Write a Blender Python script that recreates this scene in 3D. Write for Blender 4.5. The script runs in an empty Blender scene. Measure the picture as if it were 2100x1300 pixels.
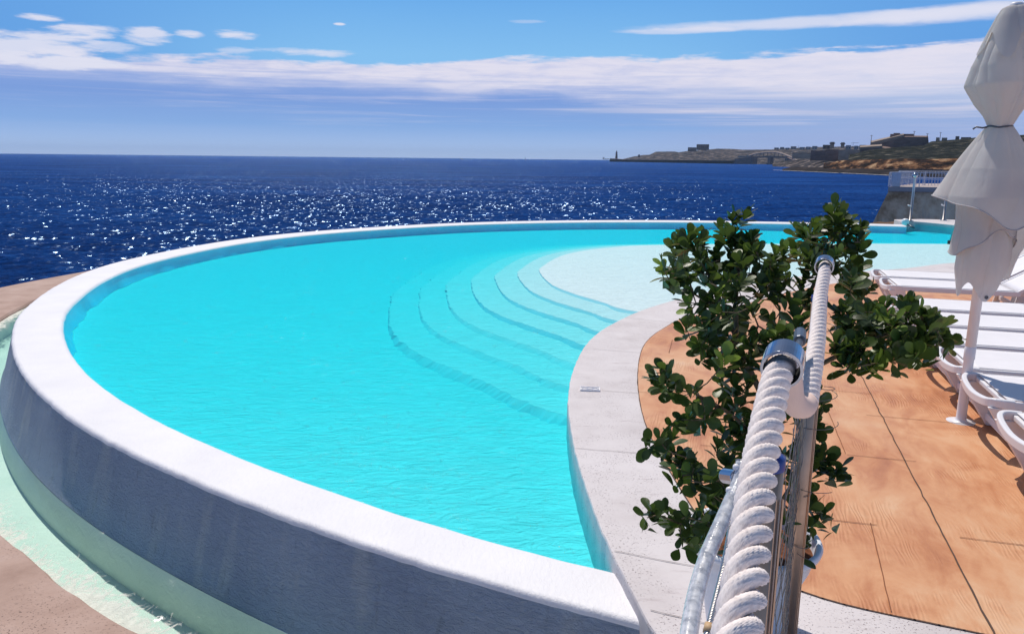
import bpy, math, random
import numpy as np
from mathutils import Vector, Matrix, noise as mn
R = math.radians
rnd = random.Random(7)
sc = bpy.context.scene
col = sc.collection

# ------------------------------------------------------------ camera
FPX, PITCH, ROLL, CAMH = 1578.0, R(11.63), math.atan(.0108), 1.65
fw = np.array([0, math.cos(PITCH), -math.sin(PITCH)])
r0 = np.array([1., 0, 0]); u0 = np.cross(r0, fw)
rt = math.cos(ROLL)*r0 + math.sin(ROLL)*u0
up = -math.sin(ROLL)*r0 + math.cos(ROLL)*u0
CAM = np.array([0, 0, CAMH])
cd = bpy.data.cameras.new("camera"); cam = bpy.data.objects.new("camera", cd); col.objects.link(cam)
cd.sensor_width = 36; cd.lens = 36*FPX/2100; cd.clip_start = .02; cd.clip_end = 90000
m = Matrix(((rt[0], up[0], -fw[0], 0), (rt[1], up[1], -fw[1], 0), (rt[2], up[2], -fw[2], CAMH), (0, 0, 0, 1)))
cam.matrix_world = m
sc.camera = cam

def ray(px, py): return fw + (px-1050)/FPX*rt + (650-py)/FPX*up
def G(px, py, z=0.0):            # the place at height z seen at a point of the photograph
    d = ray(px, py); return CAM + (z-CAMH)/d[2]*d
def Dp(px, py, dep): return CAM + dep*ray(px, py)
def Hd(px, py, dist):            # the place at horizontal distance dist
    d = ray(px, py); return CAM + d*dist/math.hypot(d[0], d[1])

# ------------------------------------------------------------ sun, world, exposure
SAZ, SEL = R(-18), R(60)
sd = Vector((math.sin(SAZ)*math.cos(SEL), math.cos(SAZ)*math.cos(SEL), math.sin(SEL)))
sl = bpy.data.lights.new("sun", 'SUN'); sl.energy = 3.9; sl.angle = R(.5); sl.color = (1, .93, .84)
sun = bpy.data.objects.new("sun", sl); col.objects.link(sun)
sun.rotation_euler = sd.to_track_quat('Z', 'Y').to_euler()
sc.view_settings.view_transform = 'Standard'; sc.view_settings.look = 'None'
sc.view_settings.exposure = 0; sc.view_settings.gamma = 1
sc.render.engine = 'CYCLES'
sc.cycles.max_bounces = 8; sc.cycles.transparent_max_bounces = 16
sc.cycles.diffuse_bounces = 3; sc.cycles.glossy_bounces = 3; sc.cycles.volume_bounces = 0
sc.cycles.caustics_reflective = False; sc.cycles.caustics_refractive = False
sc.cycles.use_denoising = True; sc.cycles.denoiser = 'OPENIMAGEDENOISE'; sc.cycles.denoising_prefilter = 'ACCURATE'; sc.cycles.use_adaptive_sampling = False
sc.cycles.sample_clamp_indirect = 3

class NT:
    """small helper to write node trees"""
    def __init__(s, tree): s.t = tree; s.n = tree.nodes; s.l = tree.links
    def node(s, typ, **kw):
        n = s.n.new(typ)
        for k, v in kw.items():
            if k.startswith('_'): setattr(n, k[1:], v)
        return n
    def put(s, sock, v):
        if isinstance(v, bpy.types.NodeSocket): s.l.new(v, sock)
        elif v is not None:
            if hasattr(sock, 'default_value'):
                try: sock.default_value = v
                except Exception: sock.default_value = (*v, 1) if len(v) == 3 else v
    def math(s, op, a, b=None, c=None, clamp=False):
        n = s.n.new('ShaderNodeMath'); n.operation = op; n.use_clamp = clamp
        s.put(n.inputs[0], a); s.put(n.inputs[1], b)
        if c is not None: s.put(n.inputs[2], c)
        return n.outputs[0]
    def vmath(s, op, a, b=None):
        n = s.n.new('ShaderNodeVectorMath'); n.operation = op
        s.put(n.inputs[0], a); s.put(n.inputs[1], b); return n.outputs[0]
    def comb(s, x, y, z=0.0):
        n = s.n.new('ShaderNodeCombineXYZ')
        for i, v in enumerate((x, y, z)): s.put(n.inputs[i], v)
        return n.outputs[0]
    def sep(s, v):
        n = s.n.new('ShaderNodeSeparateXYZ'); s.put(n.inputs[0], v); return n.outputs
    def noise(s, vec, scale, detail=4, rough=.55, dist=0.0):
        n = s.n.new('ShaderNodeTexNoise'); s.put(n.inputs['Vector'], vec)
        n.inputs['Scale'].default_value = scale; n.inputs['Detail'].default_value = detail
        n.inputs['Roughness'].default_value = rough; n.inputs['Distortion'].default_value = dist
        return n.outputs[0]
    def ramp(s, fac, stops, interp='LINEAR'):
        n = s.n.new('ShaderNodeValToRGB'); s.put(n.inputs[0], fac); e = n.color_ramp.elements
        n.color_ramp.interpolation = interp
        while len(e) < len(stops): e.new(.5)
        for el, (p, c) in zip(e, stops):
            el.position = p; el.color = (*c, 1) if len(c) == 3 else c
        return n.outputs[0]
    def smooth(s, v, lo, hi, a=0.0, b=1.0):
        n = s.n.new('ShaderNodeMapRange'); n.interpolation_type = 'SMOOTHSTEP'
        s.put(n.inputs[0], v)
        for i, q in zip((1, 2, 3, 4), (lo, hi, a, b)): n.inputs[i].default_value = q
        return n.outputs[0]
    def mix(s, f, a, b, typ='MIX'):
        n = s.n.new('ShaderNodeMix'); n.data_type = 'RGBA'; n.blend_type = typ
        s.put(n.inputs[0], f); s.put(n.inputs[6], a); s.put(n.inputs[7], b); return n.outputs[2]
    def map(s, vec, sc_=(1, 1, 1), rot=(0, 0, 0), loc=(0, 0, 0)):
        n = s.n.new('ShaderNodeMapping'); s.put(n.inputs[0], vec)
        n.inputs['Scale'].default_value = sc_; n.inputs['Rotation'].default_value = rot; n.inputs['Location'].default_value = loc
        return n.outputs[0]
    def bump(s, h, strength=.3, dist=.01, normal=None):
        n = s.n.new('ShaderNodeBump'); s.put(n.inputs['Height'], h)
        n.inputs['Strength'].default_value = strength; n.inputs['Distance'].default_value = dist
        if normal is not None: s.put(n.inputs['Normal'], normal)
        return n.outputs[0]

w = bpy.data.worlds.new("World"); sc.world = w; w.use_nodes = True
T = NT(w.node_tree); T.n.clear()
out = T.node('ShaderNodeOutputWorld'); bg = T.node('ShaderNodeBackground')
sky = T.node('ShaderNodeTexSky', _sky_type='NISHITA')
sky.sun_disc = False; sky.sun_elevation = SEL; sky.sun_rotation = SAZ; sky.altitude = 5
sky.air_density = 1.0; sky.dust_density = .6; sky.ozone_density = 2.0
tc = T.node('ShaderNodeTexCoord'); X, Y, Z = T.sep(tc.outputs['Generated'])[0:3]
az = T.math('MULTIPLY', T.math('ARCTAN2', X, Y), 57.2958)
el = T.math('MULTIPLY', T.math('ARCSINE', Z), 57.2958)
SKYK = 12.5       # the ramp colours are what the camera sees; the background strength is .08
def k(c): return tuple(v*SKYK for v in c)
nv = T.comb(T.math('MULTIPLY', az, .055), T.math('MULTIPLY', el, .42), 3.1)
n1 = T.noise(nv, 1.6, 7, .6, .3)
nv2 = T.comb(T.math('MULTIPLY', az, .16), T.math('MULTIPLY', el, .9), 9.1)
n2 = T.noise(nv2, 2.0, 8, .62, .2)
n3 = T.noise(T.comb(T.math('MULTIPLY', az, .03), T.math('MULTIPLY', el, 1.0), 1.7), 1.3, 5, .6)
# clear sky above, a soft violet veil below
veil = T.ramp(T.math('MULTIPLY', el, .1), [(0, (.47, .60, .86)), (.10, (.38, .54, .85)), (.22, (.25, .43, .79)),
        (.40, (.205, .35, .73)), (.52, (.26, .39, .76)), (1, (.3, .4, .76))])
veilr = T.ramp(T.math('MULTIPLY', el, .1), [(0, (.45, .53, .80)), (.12, (.36, .46, .76)), (.28, (.33, .45, .75)),
        (.42, (.45, .55, .80)), (.6, (.60, .65, .85)), (1, (.6, .62, .84))])
veil = T.mix(T.smooth(T.math('ADD', az, T.math('MULTIPLY', T.math('SUBTRACT', n3, .5), 26)), 2, 26), veil, veilr)
clear = T.ramp(T.math('MULTIPLY', el, .04), [(0, (.28, .57, .88)), (.28, (.235, .53, .88)), (.42, (.16, .43, .84)), (.6, (.06, .22, .62)), (1, (.05, .18, .5))])
clear = T.mix(T.smooth(T.math('ABSOLUTE', T.math('ADD', az, 2)), 8, 34), clear, (.13, .36, .78, 1))
# upper and lower limit of the cloud band (degrees), tilted and ragged
topl = T.math('ADD', T.math('ADD', 6.75, T.math('MULTIPLY', az, .022)), T.math('MULTIPLY', T.math('SUBTRACT', n1, .5), 2.6))
topl = T.math('ADD', topl, T.math('MULTIPLY', T.math('SUBTRACT', n2, .5), 1.1))
cov = T.smooth(T.math('SUBTRACT', topl, el), -.12, .30)
base = T.math('ADD', T.math('SUBTRACT', 4.45, T.math('MULTIPLY', az, .012)), T.math('MULTIPLY', T.math('SUBTRACT', n1, .5), 2.4))
bright = T.smooth(T.math('SUBTRACT', el, base), -.45, 1.0)
bright = T.math('MULTIPLY', bright, T.smooth(n2, .28, .62, .62, 1.0))
cloudc = T.mix(bright, veil, (.78, .76, .88, 1))
# bright streaks inside the veil on the right
n4 = T.noise(T.comb(T.math('MULTIPLY', az, .07), T.math('MULTIPLY', el, 2.6), 5.3), 1.0, 7, .62, .4)
cloudc = T.mix(T.math('MULTIPLY', T.smooth(n4, .56, .36), T.smooth(T.math('SUBTRACT', el, base), 2.4, .2, 0, .55)), cloudc, veil)
cloudc = T.mix(T.math('MULTIPLY', T.math('MULTIPLY', T.smooth(n4, .50, .72), T.smooth(el, 1.2, 3.6)), T.smooth(az, -30, 20, .22, .75)), cloudc, (.70, .70, .85, 1))
st = T.math('MULTIPLY', T.smooth(n3, .54, .70), T.smooth(az, 0, 14))
st = T.math('MULTIPLY', st, T.smooth(el, 1.8, 3.0))
cloudc = T.mix(T.math('MULTIPLY', st, .55), cloudc, (.70, .68, .82, 1))
skyc = T.mix(cov, clear, cloudc)
def blob(skyc, px, py, wx, wy, amt=.9, tilt=0.0, nz=.9):
    d = ray(px, py); a0 = math.degrees(math.atan2(d[0], d[1])); e0 = math.degrees(math.asin(d[2]/np.linalg.norm(d)))
    wa, we = wx/FPX*57.3, wy/FPX*57.3
    da = T.math('SUBTRACT', az, a0)
    u = T.math('DIVIDE', da, wa)
    v = T.math('DIVIDE', T.math('SUBTRACT', T.math('SUBTRACT', el, e0), T.math('MULTIPLY', da, tilt)), we)
    q = T.math('SUBTRACT', 1.0, T.math('ADD', T.math('MULTIPLY', u, u), T.math('MULTIPLY', v, v)))
    q = T.math('ADD', q, T.math('MULTIPLY', T.math('SUBTRACT', n2, .5), nz*3.2))
    return T.mix(T.math('MULTIPLY', T.smooth(q, .0, .9), amt), skyc, (.76, .77, .90, 1))
for b in [(85, 37, 42, 7), (50, 95, 130, 30), (180, 62, 62, 14), (300, 74, 48, 17, .85), (390, 71, 32, 9), (485, 71, 48, 10),
          (225, 98, 60, 10, .6), (480, 104, 40, 8, .5), (630, 108, 110, 9, .75), (100, 125, 160, 16), (697, 50, 13, 3), (1075, 45, 40, 4, .3),
          (1700, 43, 400, 13, .8, .010, .35), (1390, 64, 140, 7, .6, .0, .5), (1980, 26, 240, 18, .85, .014, .35)]:
    skyc = blob(skyc, *b)
# below the horizon and high overhead
skyc = T.mix(T.smooth(el, -1.5, 0), (.10, .16, .32, 1), skyc)
hi = T.smooth(el, 13, 30)
sc1 = T.mix(1.0, skyc, (SKYK, SKYK, SKYK, 1), 'MULTIPLY')
fin = T.mix(hi, sc1, sky.outputs[0])
T.l.new(fin, bg.inputs[0]); bg.inputs[1].default_value = .08
T.l.new(bg.outputs[0], out.inputs[0])

# ------------------------------------------------------------ tagging and mesh helpers
def tag(o, label=None, cat=None, group=None, kind=None):
    if label: o['label'] = label
    if cat: o['category'] = cat
    if group: o['group'] = group
    if kind: o['kind'] = kind
    return o
def empty(name, loc=(0, 0, 0), rz=0.0):
    o = bpy.data.objects.new(name, None); col.objects.link(o)
    o.location = loc; o.rotation_euler = (0, 0, rz); o.empty_display_size = .1
    return o
class MB:
    def __init__(s): s.v = []; s.f = []; s.uv = None
    def add(s, vs, fs):
        b = len(s.v); s.v.extend([tuple(map(float, p)) for p in vs]); s.f.extend([tuple(b+i for i in f) for f in fs]); return b
    def box(s, c, d, rz=0.0, taper=1.0):
        cx, cy, cz = c; dx, dy, dz = d[0]/2, d[1]/2, d[2]/2; vs = []
        for z, t in ((-dz, 1.0), (dz, taper)):
            for x, y in ((-dx, -dy), (dx, -dy), (dx, dy), (-dx, dy)):
                x, y = x*t, y*t
                vs.append((cx+x*math.cos(rz)-y*math.sin(rz), cy+x*math.sin(rz)+y*math.cos(rz), cz+z))
        s.add(vs, [(0, 3, 2, 1), (4, 5, 6, 7), (0, 1, 5, 4), (1, 2, 6, 5), (2, 3, 7, 6), (3, 0, 4, 7)]); return s
    def loft(s, rings, closed=True, cap=True):
        n = len(rings[0]); b = len(s.v)
        for r_ in rings: s.v.extend([tuple(map(float, p)) for p in r_])
        for i in range(len(rings)-1):
            for j in range(n if closed else n-1):
                a = b+i*n+j; c = b+i*n+(j+1) % n
                s.f.append((a, c, c+n, a+n))
        if cap and closed:
            s.f.append(tuple(b+j for j in range(n))[::-1]); s.f.append(tuple(b+(len(rings)-1)*n+j for j in range(n)))
        return s
    def tube(s, pts, rad, n=10, cap=True, flat=1.0):
        pts = [Vector(p) for p in pts]; rings = []; N = None
        for i, p in enumerate(pts):
            t = (pts[min(i+1, len(pts)-1)]-pts[max(i-1, 0)]).normalized()
            if N is None: N = t.cross(Vector((0, 0, 1))) if abs(t.z) < .9 else t.cross(Vector((1, 0, 0)))
            N = (N-t*N.dot(t)).normalized(); B = t.cross(N)
            r_ = rad[i] if isinstance(rad, (list, tuple)) else rad
            rings.append([p+(N*math.cos(a)+B*math.sin(a)*flat)*r_ for a in (2*math.pi*q/n for q in range(n))])
        return s.loft(rings, True, cap)
    def lathe(s, prof, c=(0, 0, 0), n=32):
        return s.loft([[(c[0]+r_*math.cos(2*math.pi*q/n), c[1]+r_*math.sin(2*math.pi*q/n), c[2]+z) for q in range(n)] for r_, z in prof], True, False)
    def build(s, name, mat, parent=None, smooth=False, bevel=0.0, sub=0, solid=0.0):
        me = bpy.data.meshes.new(name); me.from_pydata(s.v, [], s.f); me.validate(); me.update()
        if mat: me.materials.append(mat)
        o = bpy.data.objects.new(name, me); col.objects.link(o)
        if parent: o.parent = parent
        if smooth: me.polygons.foreach_set('use_smooth', [True]*len(me.polygons))
        if solid: md = o.modifiers.new('s', 'SOLIDIFY'); md.thickness = solid; md.offset = 0
        if bevel: md = o.modifiers.new('b', 'BEVEL'); md.width = bevel; md.segments = 2; md.limit_method = 'ANGLE'
        if sub: md = o.modifiers.new('u', 'SUBSURF'); md.levels = md.render_levels = sub
        return o
def catmull(pts, step=None, n=None, closed=False):
    P = [np.array(p, float) for p in pts]; N = len(P); o = []
    segs = N if closed else N-1
    for i in range(segs):
        p1, p2 = P[i], P[(i+1) % N]
        p0 = P[(i-1) % N] if (closed or i > 0) else 2*p1-p2
        p3 = P[(i+2) % N] if (closed or i+2 < N) else 2*p2-p1
        for t in np.linspace(0, 1, 14, endpoint=False):
            o.append(.5*((2*p1)+(-p0+p2)*t+(2*p0-5*p1+4*p2-p3)*t*t+(-p0+3*p1-3*p2+p3)*t**3))
    if not closed: o.append(P[-1])
    else: o.append(o[0])
    o = np.array(o); L = np.r_[0, np.cumsum(np.linalg.norm(np.diff(o, axis=0), axis=1))]
    if n is None: n = max(3, int(L[-1]/step)+1)
    q = np.linspace(0, L[-1], n)
    r_ = np.stack([np.interp(q, L, o[:, i]) for i in range(o.shape[1])], 1)
    return r_[:-1] if closed else r_
def blur(a, k_=3, it=1):
    a = a.copy()
    for _ in range(it):
        b = a.copy()
        for i in range(len(a)):
            lo = min(k_, i, len(a)-1-i); b[i] = a[i-lo:i+lo+1].mean(0)
        a = b
    return a

# ------------------------------------------------------------ materials
def mat(name, color=(.5, .5, .5), rough=.6, metal=0.0, spec=.5):
    m_ = bpy.data.materials.new(name); m_.use_nodes = True; t = NT(m_.node_tree)
    p = m_.node_tree.nodes['Principled BSDF']
    p.inputs['Base Color'].default_value = (*color, 1); p.inputs['Roughness'].default_value = rough
    p.inputs['Metallic'].default_value = metal; p.inputs['Specular IOR Level'].default_value = spec
    tc_ = t.node('ShaderNodeTexCoord')
    return m_, t, p, tc_.outputs['Object']
def simple(name, color, rough=.6, metal=0.0, spec=.5, var=.12, vs=8, bs=60, bstr=.15, bd=.003):
    m_, t, p, co = mat(name, color, rough, metal, spec)
    n = t.noise(co, vs, 5); c = t.ramp(n, [(.3, tuple(v*(1-var) for v in color)), (.7, tuple(min(1, v*(1+var)) for v in color))])
    t.l.new(c, p.inputs['Base Color'])
    t.l.new(t.bump(t.noise(co, bs, 4), bstr, bd), p.inputs['Normal'])
    return m_
M = {}
# white plaster of the rim, brushed
m_, t, p, co = mat('white_plaster', (.78, .765, .80), .55)
a = t.noise(t.map(co, (1, 1, 1)), 3, 6); c = t.ramp(a, [(.3, (.74, .725, .755)), (.65, (.80, .785, .81))])
t.l.new(c, p.inputs['Base Color'])
h = t.math('ADD', t.noise(t.map(co, (60, 22, 30), (0, 0, .5)), 1.0, 6, .65, .8), t.math('MULTIPLY', t.noise(co, 130, 3), .35))
t.l.new(t.bump(h, .6, .007), p.inputs['Normal']); M['plaster'] = m_
# grey-blue trowelled render of the outer wall
m_, t, p, co = mat('grey_render', (.16, .19, .26), .75, 0, .3)
a = t.noise(co, 1.6, 7, .6); c = t.ramp(a, [(.3, (.25, .31, .43)), (.7, (.34, .41, .53))])
st_ = t.noise(t.map(co, (6, 6, .5)), 1.0, 4); c = t.mix(t.smooth(st_, .50, .70, 0, .5), c, (.44, .48, .52, 1))
st2 = t.noise(t.map(co, (22, 22, 1.1), (0, 0, .3)), 1.0, 4); c = t.mix(t.smooth(st2, .58, .74, 0, .35), c, (.16, .19, .22, 1))
X_, Y_, Z_ = t.sep(co)[0:3]
c = t.mix(t.smooth(t.math('ADD', Z_, t.math('MULTIPLY', a, .12)), -.52, -.42, .55, 0), c, (.20, .30, .30, 1))
t.l.new(c, p.inputs['Base Color'])
h = t.math('ADD', t.noise(t.map(co, (16, 16, 42), (.4, .3, .5)), 1.0, 7, .7, 1.6), t.math('MULTIPLY', t.noise(co, 60, 4), .4))
t.l.new(t.bump(h, .9, .02), p.inputs['Normal'])
M['render'] = m_
# pool shell, seen through water
m_, t, p, co = mat('pool_shell', (.80, .765, .79), .8, 0, .1)
h = t.math('ADD', t.noise(t.map(co, (4.0, 9, 4), (0, 0, -.2)), 1.0, 4, .6, 2.2), t.math('MULTIPLY', t.noise(t.map(co, (8, 18, 9), (0, 0, -.25)), 1.0, 3, .6, 1.0), .6))
t.l.new(t.bump(h, .62, .06), p.inputs['Normal'])
M['shell'] = m_
M['riser_pale'] = simple('riser_pale_shaded', (.55, .66, .70), .7, 0, .2, .06, 3, 30, .3, .01)  # fainter painted shade for the outer, deeper risers
M['riser'] = simple('riser_shaded', (.30, .55, .64), .7, 0, .2, .06, 3, 30, .3, .01)  # shade of the risers painted in as a darker turquoise
m_, t, p, co = mat('white_shelf', (.84, .83, .84), .7, 0, .2)
h = t.math('ADD', t.noise(t.map(co, (5, 14, 4), (0, 0, -.1)), 1.0, 4, .6, 1.2), t.math('MULTIPLY', t.noise(t.map(co, (14, 34, 9), (0, 0, -.25)), 1.0, 3, .6, 1.0), .5))
t.l.new(t.bump(h, .8, .05), p.inputs['Normal'])
M['shelfw'] = m_
M['wall_tint'] = simple('water_tinted_wall', (.18, .72, .88), .6, 0, .2, .08, 2, 30, .2, .01)  # refracted water colour painted onto the inner pool wall
# pale concrete with pits
m_, t, p, co = mat('pale_concrete', (.56, .51, .51), .8, 0, .25)
a = t.noise(co, 1.4, 8, .62); c = t.ramp(a, [(.25, (.50, .45, .45)), (.5, (.62, .575, .58)), (.75, (.68, .64, .65))])
sm = t.noise(t.map(co, (2.2, 9, 5), (0, 0, -.28)), 1.3, 6, .7); c = t.mix(t.smooth(sm, .58, .72, 0, .5), c, (.36, .30, .31, 1))
pit = t.noise(co, 105, 3, .6); msk = t.noise(co, 5, 3)
pf = t.math('MULTIPLY', t.smooth(pit, .60, .66), t.smooth(msk, .38, .58))
c = t.mix(t.math('MULTIPLY', pf, .75), c, (.17, .11, .11, 1)); t.l.new(c, p.inputs['Base Color'])
h = t.math('SUBTRACT', t.math('MULTIPLY', t.noise(co, 22, 6), .5), pf)
t.l.new(t.bump(h, .6, .006), p.inputs['Normal'])
M['concrete'] = m_
# pink concrete of the lower curb
m_, t, p, co = mat('pink_concrete', (.45, .32, .29), .85, 0, .2)
a = t.noise(co, 2.2, 8, .65); c = t.ramp(a, [(.25, (.33, .22, .18)), (.5, (.44, .31, .26)), (.75, (.52, .39, .34))])
pit = t.noise(co, 85, 4, .7); pf = t.math('MULTIPLY', t.smooth(pit, .60, .68), t.smooth(t.noise(co, 3, 3), .4, .6))
c = t.mix(t.math('MULTIPLY', pf, .7), c, (.13, .09, .08, 1)); t.l.new(c, p.inputs['Base Color'])
t.l.new(t.bump(t.math('SUBTRACT', t.noise(co, 18, 7), pf), .7, .008), p.inputs['Normal'])
M['pink'] = m_
# stamped orange concrete with a wood-grain relief
GA = R(-16)
m_, t, p, co = mat('orange_stamped_concrete', (.5, .2, .08), .55, 0, .35)
rc = t.map(co, (1, 1, 1), (0, 0, -GA))
big = t.noise(rc, 1.1, 6, .6, .5); med = t.noise(t.map(rc, (3, 1.2, 1)), 1.6, 7, .65, .8)
f = t.math('ADD', t.math('MULTIPLY', big, .55), t.math('MULTIPLY', med, .45))
c = t.ramp(f, [(.32, (.38, .14, .060)), (.43, (.52, .225, .105)), (.51, (.61, .31, .160)), (.60, (.65, .385, .225)), (.72, (.69, .50, .36))])
wv = t.node('ShaderNodeTexWave', _wave_type='BANDS', _bands_direction='X', _wave_profile='SIN')
t.put(wv.inputs['Vector'], t.map(rc, (1, .22, 1))); wv.inputs['Scale'].default_value = 17; wv.inputs['Distortion'].default_value = 14
wv.inputs['Detail'].default_value = 2.0; wv.inputs['Detail Scale'].default_value = .8; wv.inputs['Detail Roughness'].default_value = .45
gm = t.smooth(t.noise(rc, 1.5, 4, .6), .47, .64)
g = t.math('MULTIPLY', wv.outputs['Fac'], gm)
c = t.mix(t.math('MULTIPLY', t.math('SUBTRACT', 1.0, wv.outputs['Fac']), t.math('MULTIPLY', gm, .10)), c, (.36, .13, .05, 1))
t.l.new(c, p.inputs['Base Color'])
t.l.new(t.bump(t.math('ADD', g, t.math('MULTIPLY', t.noise(co, 40, 5), .45)), .40, .006), p.inputs['Normal'])
t.put(p.inputs['Roughness'], t.ramp(med, [(.35, (.42,)*3), (.6, (.62,)*3)]))
M['orange'] = m_
M['joint'] = simple('joint_dark', (.09, .05, .035), .9)
M['joint_pale'] = simple('joint_grey', (.22, .19, .19), .9)
M['resin'] = simple('white_resin', (.78, .76, .78), .38, 0, .45, .03, 6, 200, .05, .001)
M['sling'] = simple('sling_fabric', (.76, .74, .77), .65, 0, .3, .03, 6, 900, .3, .001)
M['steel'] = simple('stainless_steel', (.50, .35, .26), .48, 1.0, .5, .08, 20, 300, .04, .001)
M['cable'] = simple('cable_steel', (.55, .52, .50), .35, 1.0)
M['chrome'] = simple('polished_steel', (.42, .44, .50), .14, 1.0, .5, .05, 30, 200, .05, .001)
M['dark_steel'] = simple('dark_steel', (.12, .13, .15), .35, .8)
M['wire'] = simple('fence_wire', (.16, .15, .15), .4, .8)
M['potw'] = simple('pot_white', (.74, .77, .84), .35, 0, .4, .05, 5, 150, .06, .001)
M['soil'] = simple('soil_bark', (.16, .06, .03), .95, 0, .2, .5, 40, 60, 1, .01)
M['bark'] = simple('twig_bark', (.17, .13, .08), .85, 0, .3, .3, 30, 120, .6, .003)
M['teal'] = simple('teal_board', (.03, .42, .42), .3)
M['black'] = simple('black_rubber', (.02, .02, .022), .6)
M['blue_cap'] = simple('blue_cap', (.02, .05, .25), .3)
# rope fibre
m_, t, p, co = mat('rope_fibre', (.80, .745, .745), .8, 0, .2)
n = t.noise(co, 140, 5, .7); c = t.ramp(n, [(.3, (.68, .60, .585)), (.6, (.86, .79, .775))]); t.l.new(c, p.inputs['Base Color'])
t.l.new(t.bump(t.noise(co, 420, 3, .6), .25, .0008), p.inputs['Normal']); M['rope'] = m_
m_, t, p, co = mat('rope_sleeve', (.78, .58, .50), .75, 0, .2)
t.l.new(t.bump(t.noise(co, 260, 5), .5, .001), p.inputs['Normal']); M['sleeve'] = m_
# clear hose
m_, t, p, co = mat('clear_hose', (.62, .66, .72), .2, 0, .5)
p.inputs['Alpha'].default_value = .62
c = t.ramp(t.noise(co, 120, 5), [(.35, (.40, .43, .50)), (.6, (.74, .77, .84))]); t.l.new(c, p.inputs['Base Color'])
t.l.new(t.bump(t.noise(co, 220, 4), .5, .001), p.inputs['Normal']); M['hose'] = m_
M['strip'] = simple('light_strip', (.55, .54, .52), .4, .3)
# canvas
m_ = bpy.data.materials.new('canvas'); m_.use_nodes = True; t = NT(m_.node_tree); p = t.n['Principled BSDF']
tcn = t.node('ShaderNodeTexCoord'); co = tcn.outputs['Object']
p.inputs['Roughness'].default_value = .85; p.inputs['Specular IOR Level'].default_value = .15
c = t.ramp(t.noise(co, 5, 5), [(.3, (.68, .65, .65)), (.7, (.75, .72, .72))]); t.l.new(c, p.inputs['Base Color'])
tr = t.node('ShaderNodeBsdfTranslucent'); tr.inputs[0].default_value = (.78, .74, .69, 1)
bn = t.bump(t.math('ADD', t.noise(co, 500, 2), t.math('MULTIPLY', t.noise(co, 7, 4, .5, .8), 3)), .35, .006)
t.l.new(bn, p.inputs['Normal'])
mx = t.node('ShaderNodeMixShader'); mx.inputs[0].default_value = .46
t.l.new(p.outputs[0], mx.inputs[1]); t.l.new(tr.outputs[0], mx.inputs[2]); t.l.new(mx.outputs[0], t.n['Material Output'].inputs[0])
M['canvas'] = m_
# leaves
def leafmat(name, lo, mid, hi):
    m_ = bpy.data.materials.new(name); m_.use_nodes = True; t = NT(m_.node_tree); p = t.n['Principled BSDF']
    tcn = t.node('ShaderNodeTexCoord'); co = tcn.outputs['Object']
    p.inputs['Roughness'].default_value = .38; p.inputs['Specular IOR Level'].default_value = .35
    at = t.node('ShaderNodeAttribute', _attribute_name='tint')
    c = t.ramp(at.outputs['Fac'], [(0, lo), (.6, mid), (1, hi)]); t.l.new(c, p.inputs['Base Color'])
    t.l.new(t.bump(t.noise(co, 120, 4), .3, .002), p.inputs['Normal'])
    tr = t.node('ShaderNodeBsdfTranslucent'); t.l.new(t.mix(.35, c, (.16, .26, .03, 1)), tr.inputs[0])
    mx = t.node('ShaderNodeMixShader'); mx.inputs[0].default_value = .27
    t.l.new(p.outputs[0], mx.inputs[1]); t.l.new(tr.outputs[0], mx.inputs[2]); t.l.new(mx.outputs[0], t.n['Material Output'].inputs[0])
    return m_
M['leaf'] = leafmat('leaf', (.018, .036, .012), (.062, .105, .022), (.22, .32, .05))

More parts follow.
